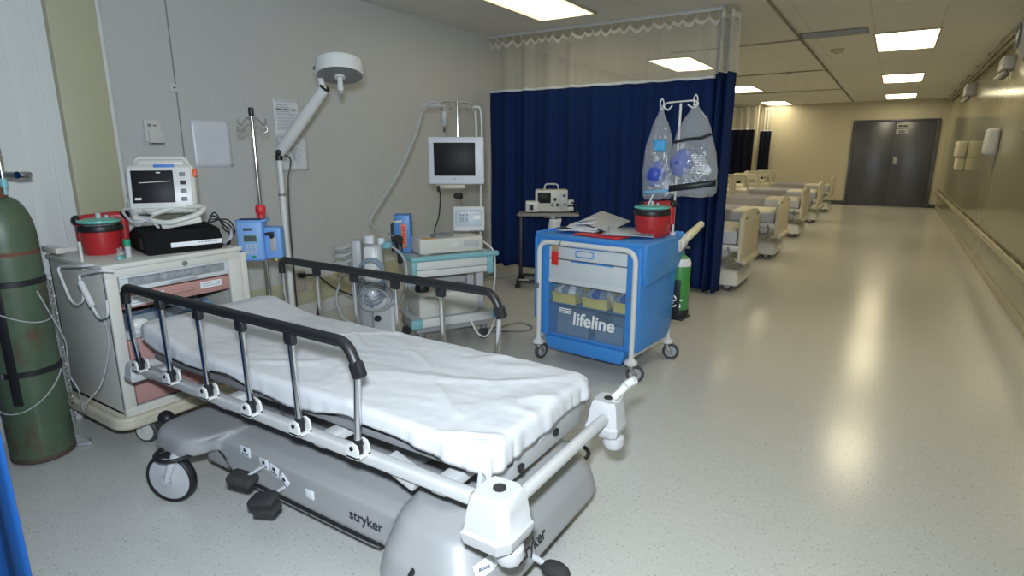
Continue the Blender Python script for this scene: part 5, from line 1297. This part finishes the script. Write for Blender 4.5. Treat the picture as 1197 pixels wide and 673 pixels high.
# things inside the bags
def mask(x, y, z, label, r=.07, m='blueitem'):
    t = in_cart('breathing_bag', label, 'resuscitator', x, y, z, R(10))
    rr = r
    B().lathe([(.01, -rr * 1.25), (rr * .55, -rr * 1.12), (rr * .95, -rr * .45), (rr, 0), (rr * .92, rr * .5), (rr * .5, rr * 1.1), (.018, rr * 1.3)], (0, 0, 0), (0, R(10), 0), 24).build('squeeze_bag', m, t)
    B().cyl((.0, 0, rr * 1.38), .016, .05, (0, R(10), 0), 14).build('connector', 'litegrey', t)
    B().lathe([(.03, 0), (.045, .01), (.03, .05), (.015, .06)], (.045, -.0, -rr * .9), (R(70), R(20), 0), 18).build('face_mask', 'plastic', t)
mask(.248, .205, 1.35, 'dark blue breathing bag inside the left plastic bag', .072)
mask(.425, .21, 1.43, 'dark blue breathing bag inside the right plastic bag', .075)
for x, y, z, lab in ((.32, .215, 1.27, 'white crumpled wrap inside the bottom of the left plastic bag'), (.55, .225, 1.40, 'white packaging inside the right plastic bag')):
    t = in_cart('packaging', lab, 'packaging', x, y, z)
    B().grid(lambda u, v: (-.05 + .10 * u + .02 * math.sin(v * 6), .02 * math.sin(u * 7 + v * 4), -.06 + .14 * v + .015 * math.sin(u * 9)), 14, 14).build('wrap', 'paper', t, solid=.002, ang=180)
    B().tube(spline([(-.05, 0, -.05), (0, .02, -.02), (.04, 0, .03), (.0, -.02, .07)], 6), .008, 8).build('tube', 'tube', t)
st = B().tube(spline([bw(.285, .10, 1.22), bw(.25, .07, 1.12), bw(.20, .05, 1.04), bw(.205, .03, .98), bw(.26, .0, .965)], 8), .008, 8)
tag(base_at(st.build('suction_tube', 'litegrey'), bw(.26, 0, .95)), 'grey suction tube from the bags down beside the red unit on the blue cart', 'tube')

# ------------------------------------------------------------------ row of hospital beds along the corridor
def make_bed():
    t = thing('hospital_bed', 'hospital bed', 'hospital bed', (0, 0, 0), 0, 'row of hospital beds')
    # foot end at x = 0, head towards -x, width along y
    W = .46
    fb = B()
    pts = []
    for k in range(13):
        a = PI * k / 12; pts.append((W * (1 - 2 * k / 12), .80 + .085 * math.sin(a) ** .6))
    poly = [(-W, .34), (W, .34)] + pts
    fb.prism(poly, .045, Matrix(((0, 0, 1, -.03), (1, 0, 0, 0), (0, 1, 0, 0), (0, 0, 0, 1))), .014, 3)
    fo = fb.build('footboard', 'bed', t)
    B().bx(.012, .019, -W + .07, W - .07, .40, .76, .003).build('board_panel', 'beige', fo)
    hl = B()
    for s in (-1, 1): hl.bx(.0, .0185, s * .30 - .07, s * .30 + .07, .795, .825, .004)
    hl.build('hand_hole', 'midgrey', fo)
    hb = B().prism([(x, z + .12) for x, z in poly], .045, Matrix(((0, 0, 1, -2.16), (1, 0, 0, 0), (0, 1, 0, 0), (0, 0, 0, 1))), .014, 3); hb.build('headboard', 'bed', t)
    m = B().bx(-2.10, -.05, -W + .03, W - .03, .54, .68, .04, 3); mo = m.build('mattress', 'sheetcream', t)
    B().bx(-1.5, -.045, -W + .022, W - .022, .52, .665, .03, 3).build('bed_sheet', 'sheetblue', mo)
    B().bx(-1.42, -.62, -W + .012, W - .012, .50, .692, .035, 3).build('blanket', 'blanket', mo, 'folded grey blanket')
    B().box((-1.88, 0, .72), (.36, .62, .11), None, .05, 4).build('pillow', 'sheetcream', mo)
    fr = B().bx(-2.12, .0, -W + .05, W - .05, .44, .50, .01).bx(-2.0, -.15, -.28, .28, .36, .44, .01)
    for s in (-1, 1): fr.bx(-2.1, -.02, s * (W - .02) - .02, s * (W - .02) + .02, .46, .52, .008)
    fr.build('bed_frame', 'bedlight', t)
    bs = B().box((-1.05, 0, .20), (1.85, .74, .14), None, .04, 3, taper=(.92, .85)).box((-.20, 0, .15), (.42, .88, .17), None, .03, 3, taper=(.8, .85)); bs.build('base_cover', 'bedlight', t)
    for x in (-1.65, -.45):
        for s in (-1, 1): B().box((x, s * .26, .34), (.30, .05, .06), (0, R(40), 0), .01).build('lift_arm', 'midgrey', t)
    B().box((.025, 0, .33), (.07, .78, .06), None, .02, 3).build('bumper', 'beige', t)
    for x in (-1.85, -.12):
        for s in (-1, 1):
            w = B().cyl((x, s * .37, .055), .055, .035, (PI / 2, 0, 0), 24, .008).build('caster_wheel', 'tyre', t)
            B().cyl((x, s * .37, .055), .03, .04, (PI / 2, 0, 0), 18).build('wheel_hub', 'grey', w)
    for s in (-1, 1):
        for x0, x1 in ((-2.02, -1.42),):
            y = s * (W + .03); r = B()
            r.tube(fillet([(x0, y, .56), (x0 + .03, y, .99), (x1 - .06, y, .99), (x1, y, .56), (x0, y, .56), (x0 + .01, y, .7)], .08), .024, 10)
            r.bx(x0 + .05, x1 - .08, y - .012, y + .012, .86, .96, .01); r.bx(x0 + .22, x0 + .32, y - .014, y + .014, .5, .95, .01)
            r.build('side_rail', 'bed', t)
        y = s * (W + .02)
        B().tube(spline([(-.30, y, .50), (-.22, y, .40), (-.16, y, .36), (-.10, y, .42), (-.12, y, .50)], 6), .012, 8).bx(-.60, -.34, y - .01, y + .01, .40, .43, .005).build('side_controls', 'midgrey', t)
    return t
BY = [6.98, 9.35, 11.95, 14.6, 17.5]
BL = ['hospital bed nearest the camera, its footboard right beside the navy curtain edge', 'second hospital bed from the bay curtain in the row along the corridor', 'third hospital bed from the bay curtain, in the middle of the row', 'fourth hospital bed from the bay curtain, second nearest the far wall', 'hospital bed farthest down the corridor, close to the double doors']
b0 = make_bed()
for i, y in enumerate(BY):
    o = b0 if i == 0 else dup(b0, (-1.28, y, 0))
    o.location = (-1.28, y, 0); o['label'] = BL[i]

# ------------------------------------------------------------------ camera and light
cam = bpy.data.cameras.new('camera'); co = bpy.data.objects.new('camera', cam); COL.objects.link(co); S.camera = co
cam.sensor_fit = 'HORIZONTAL'; cam.sensor_width = 36; cam.lens = 36 * 680 / 1197
co.location = (0, 0, 1.5); co.rotation_euler = (R(90 - 13.1207), 0, R(32.7143)); cam.clip_start = .05; cam.clip_end = 100
# the camera's flash gun, a hand above and left of the lens
fl = bpy.data.lights.new('camera_flash', 'AREA'); fl.shape = 'RECTANGLE'; fl.size = .12; fl.size_y = .08; fl.energy = 88; fl.color = (.80, .91, 1.)
fo = bpy.data.objects.new('camera_flash', fl); COL.objects.link(fo)
fo.location = (-.08, .05, 1.66); fo.rotation_euler = (R(90 - 12), 0, R(38))
w = bpy.data.worlds.new('dim_world'); S.world = w; w.use_nodes = True
w.node_tree.nodes['Background'].inputs[0].default_value = (.02, .02, .02, 1); w.node_tree.nodes['Background'].inputs[1].default_value = .3
vs = S.view_settings; vs.view_transform = 'Standard'; vs.look = 'None'; vs.gamma = 1; vs.use_curve_mapping = False; vs.exposure = 0
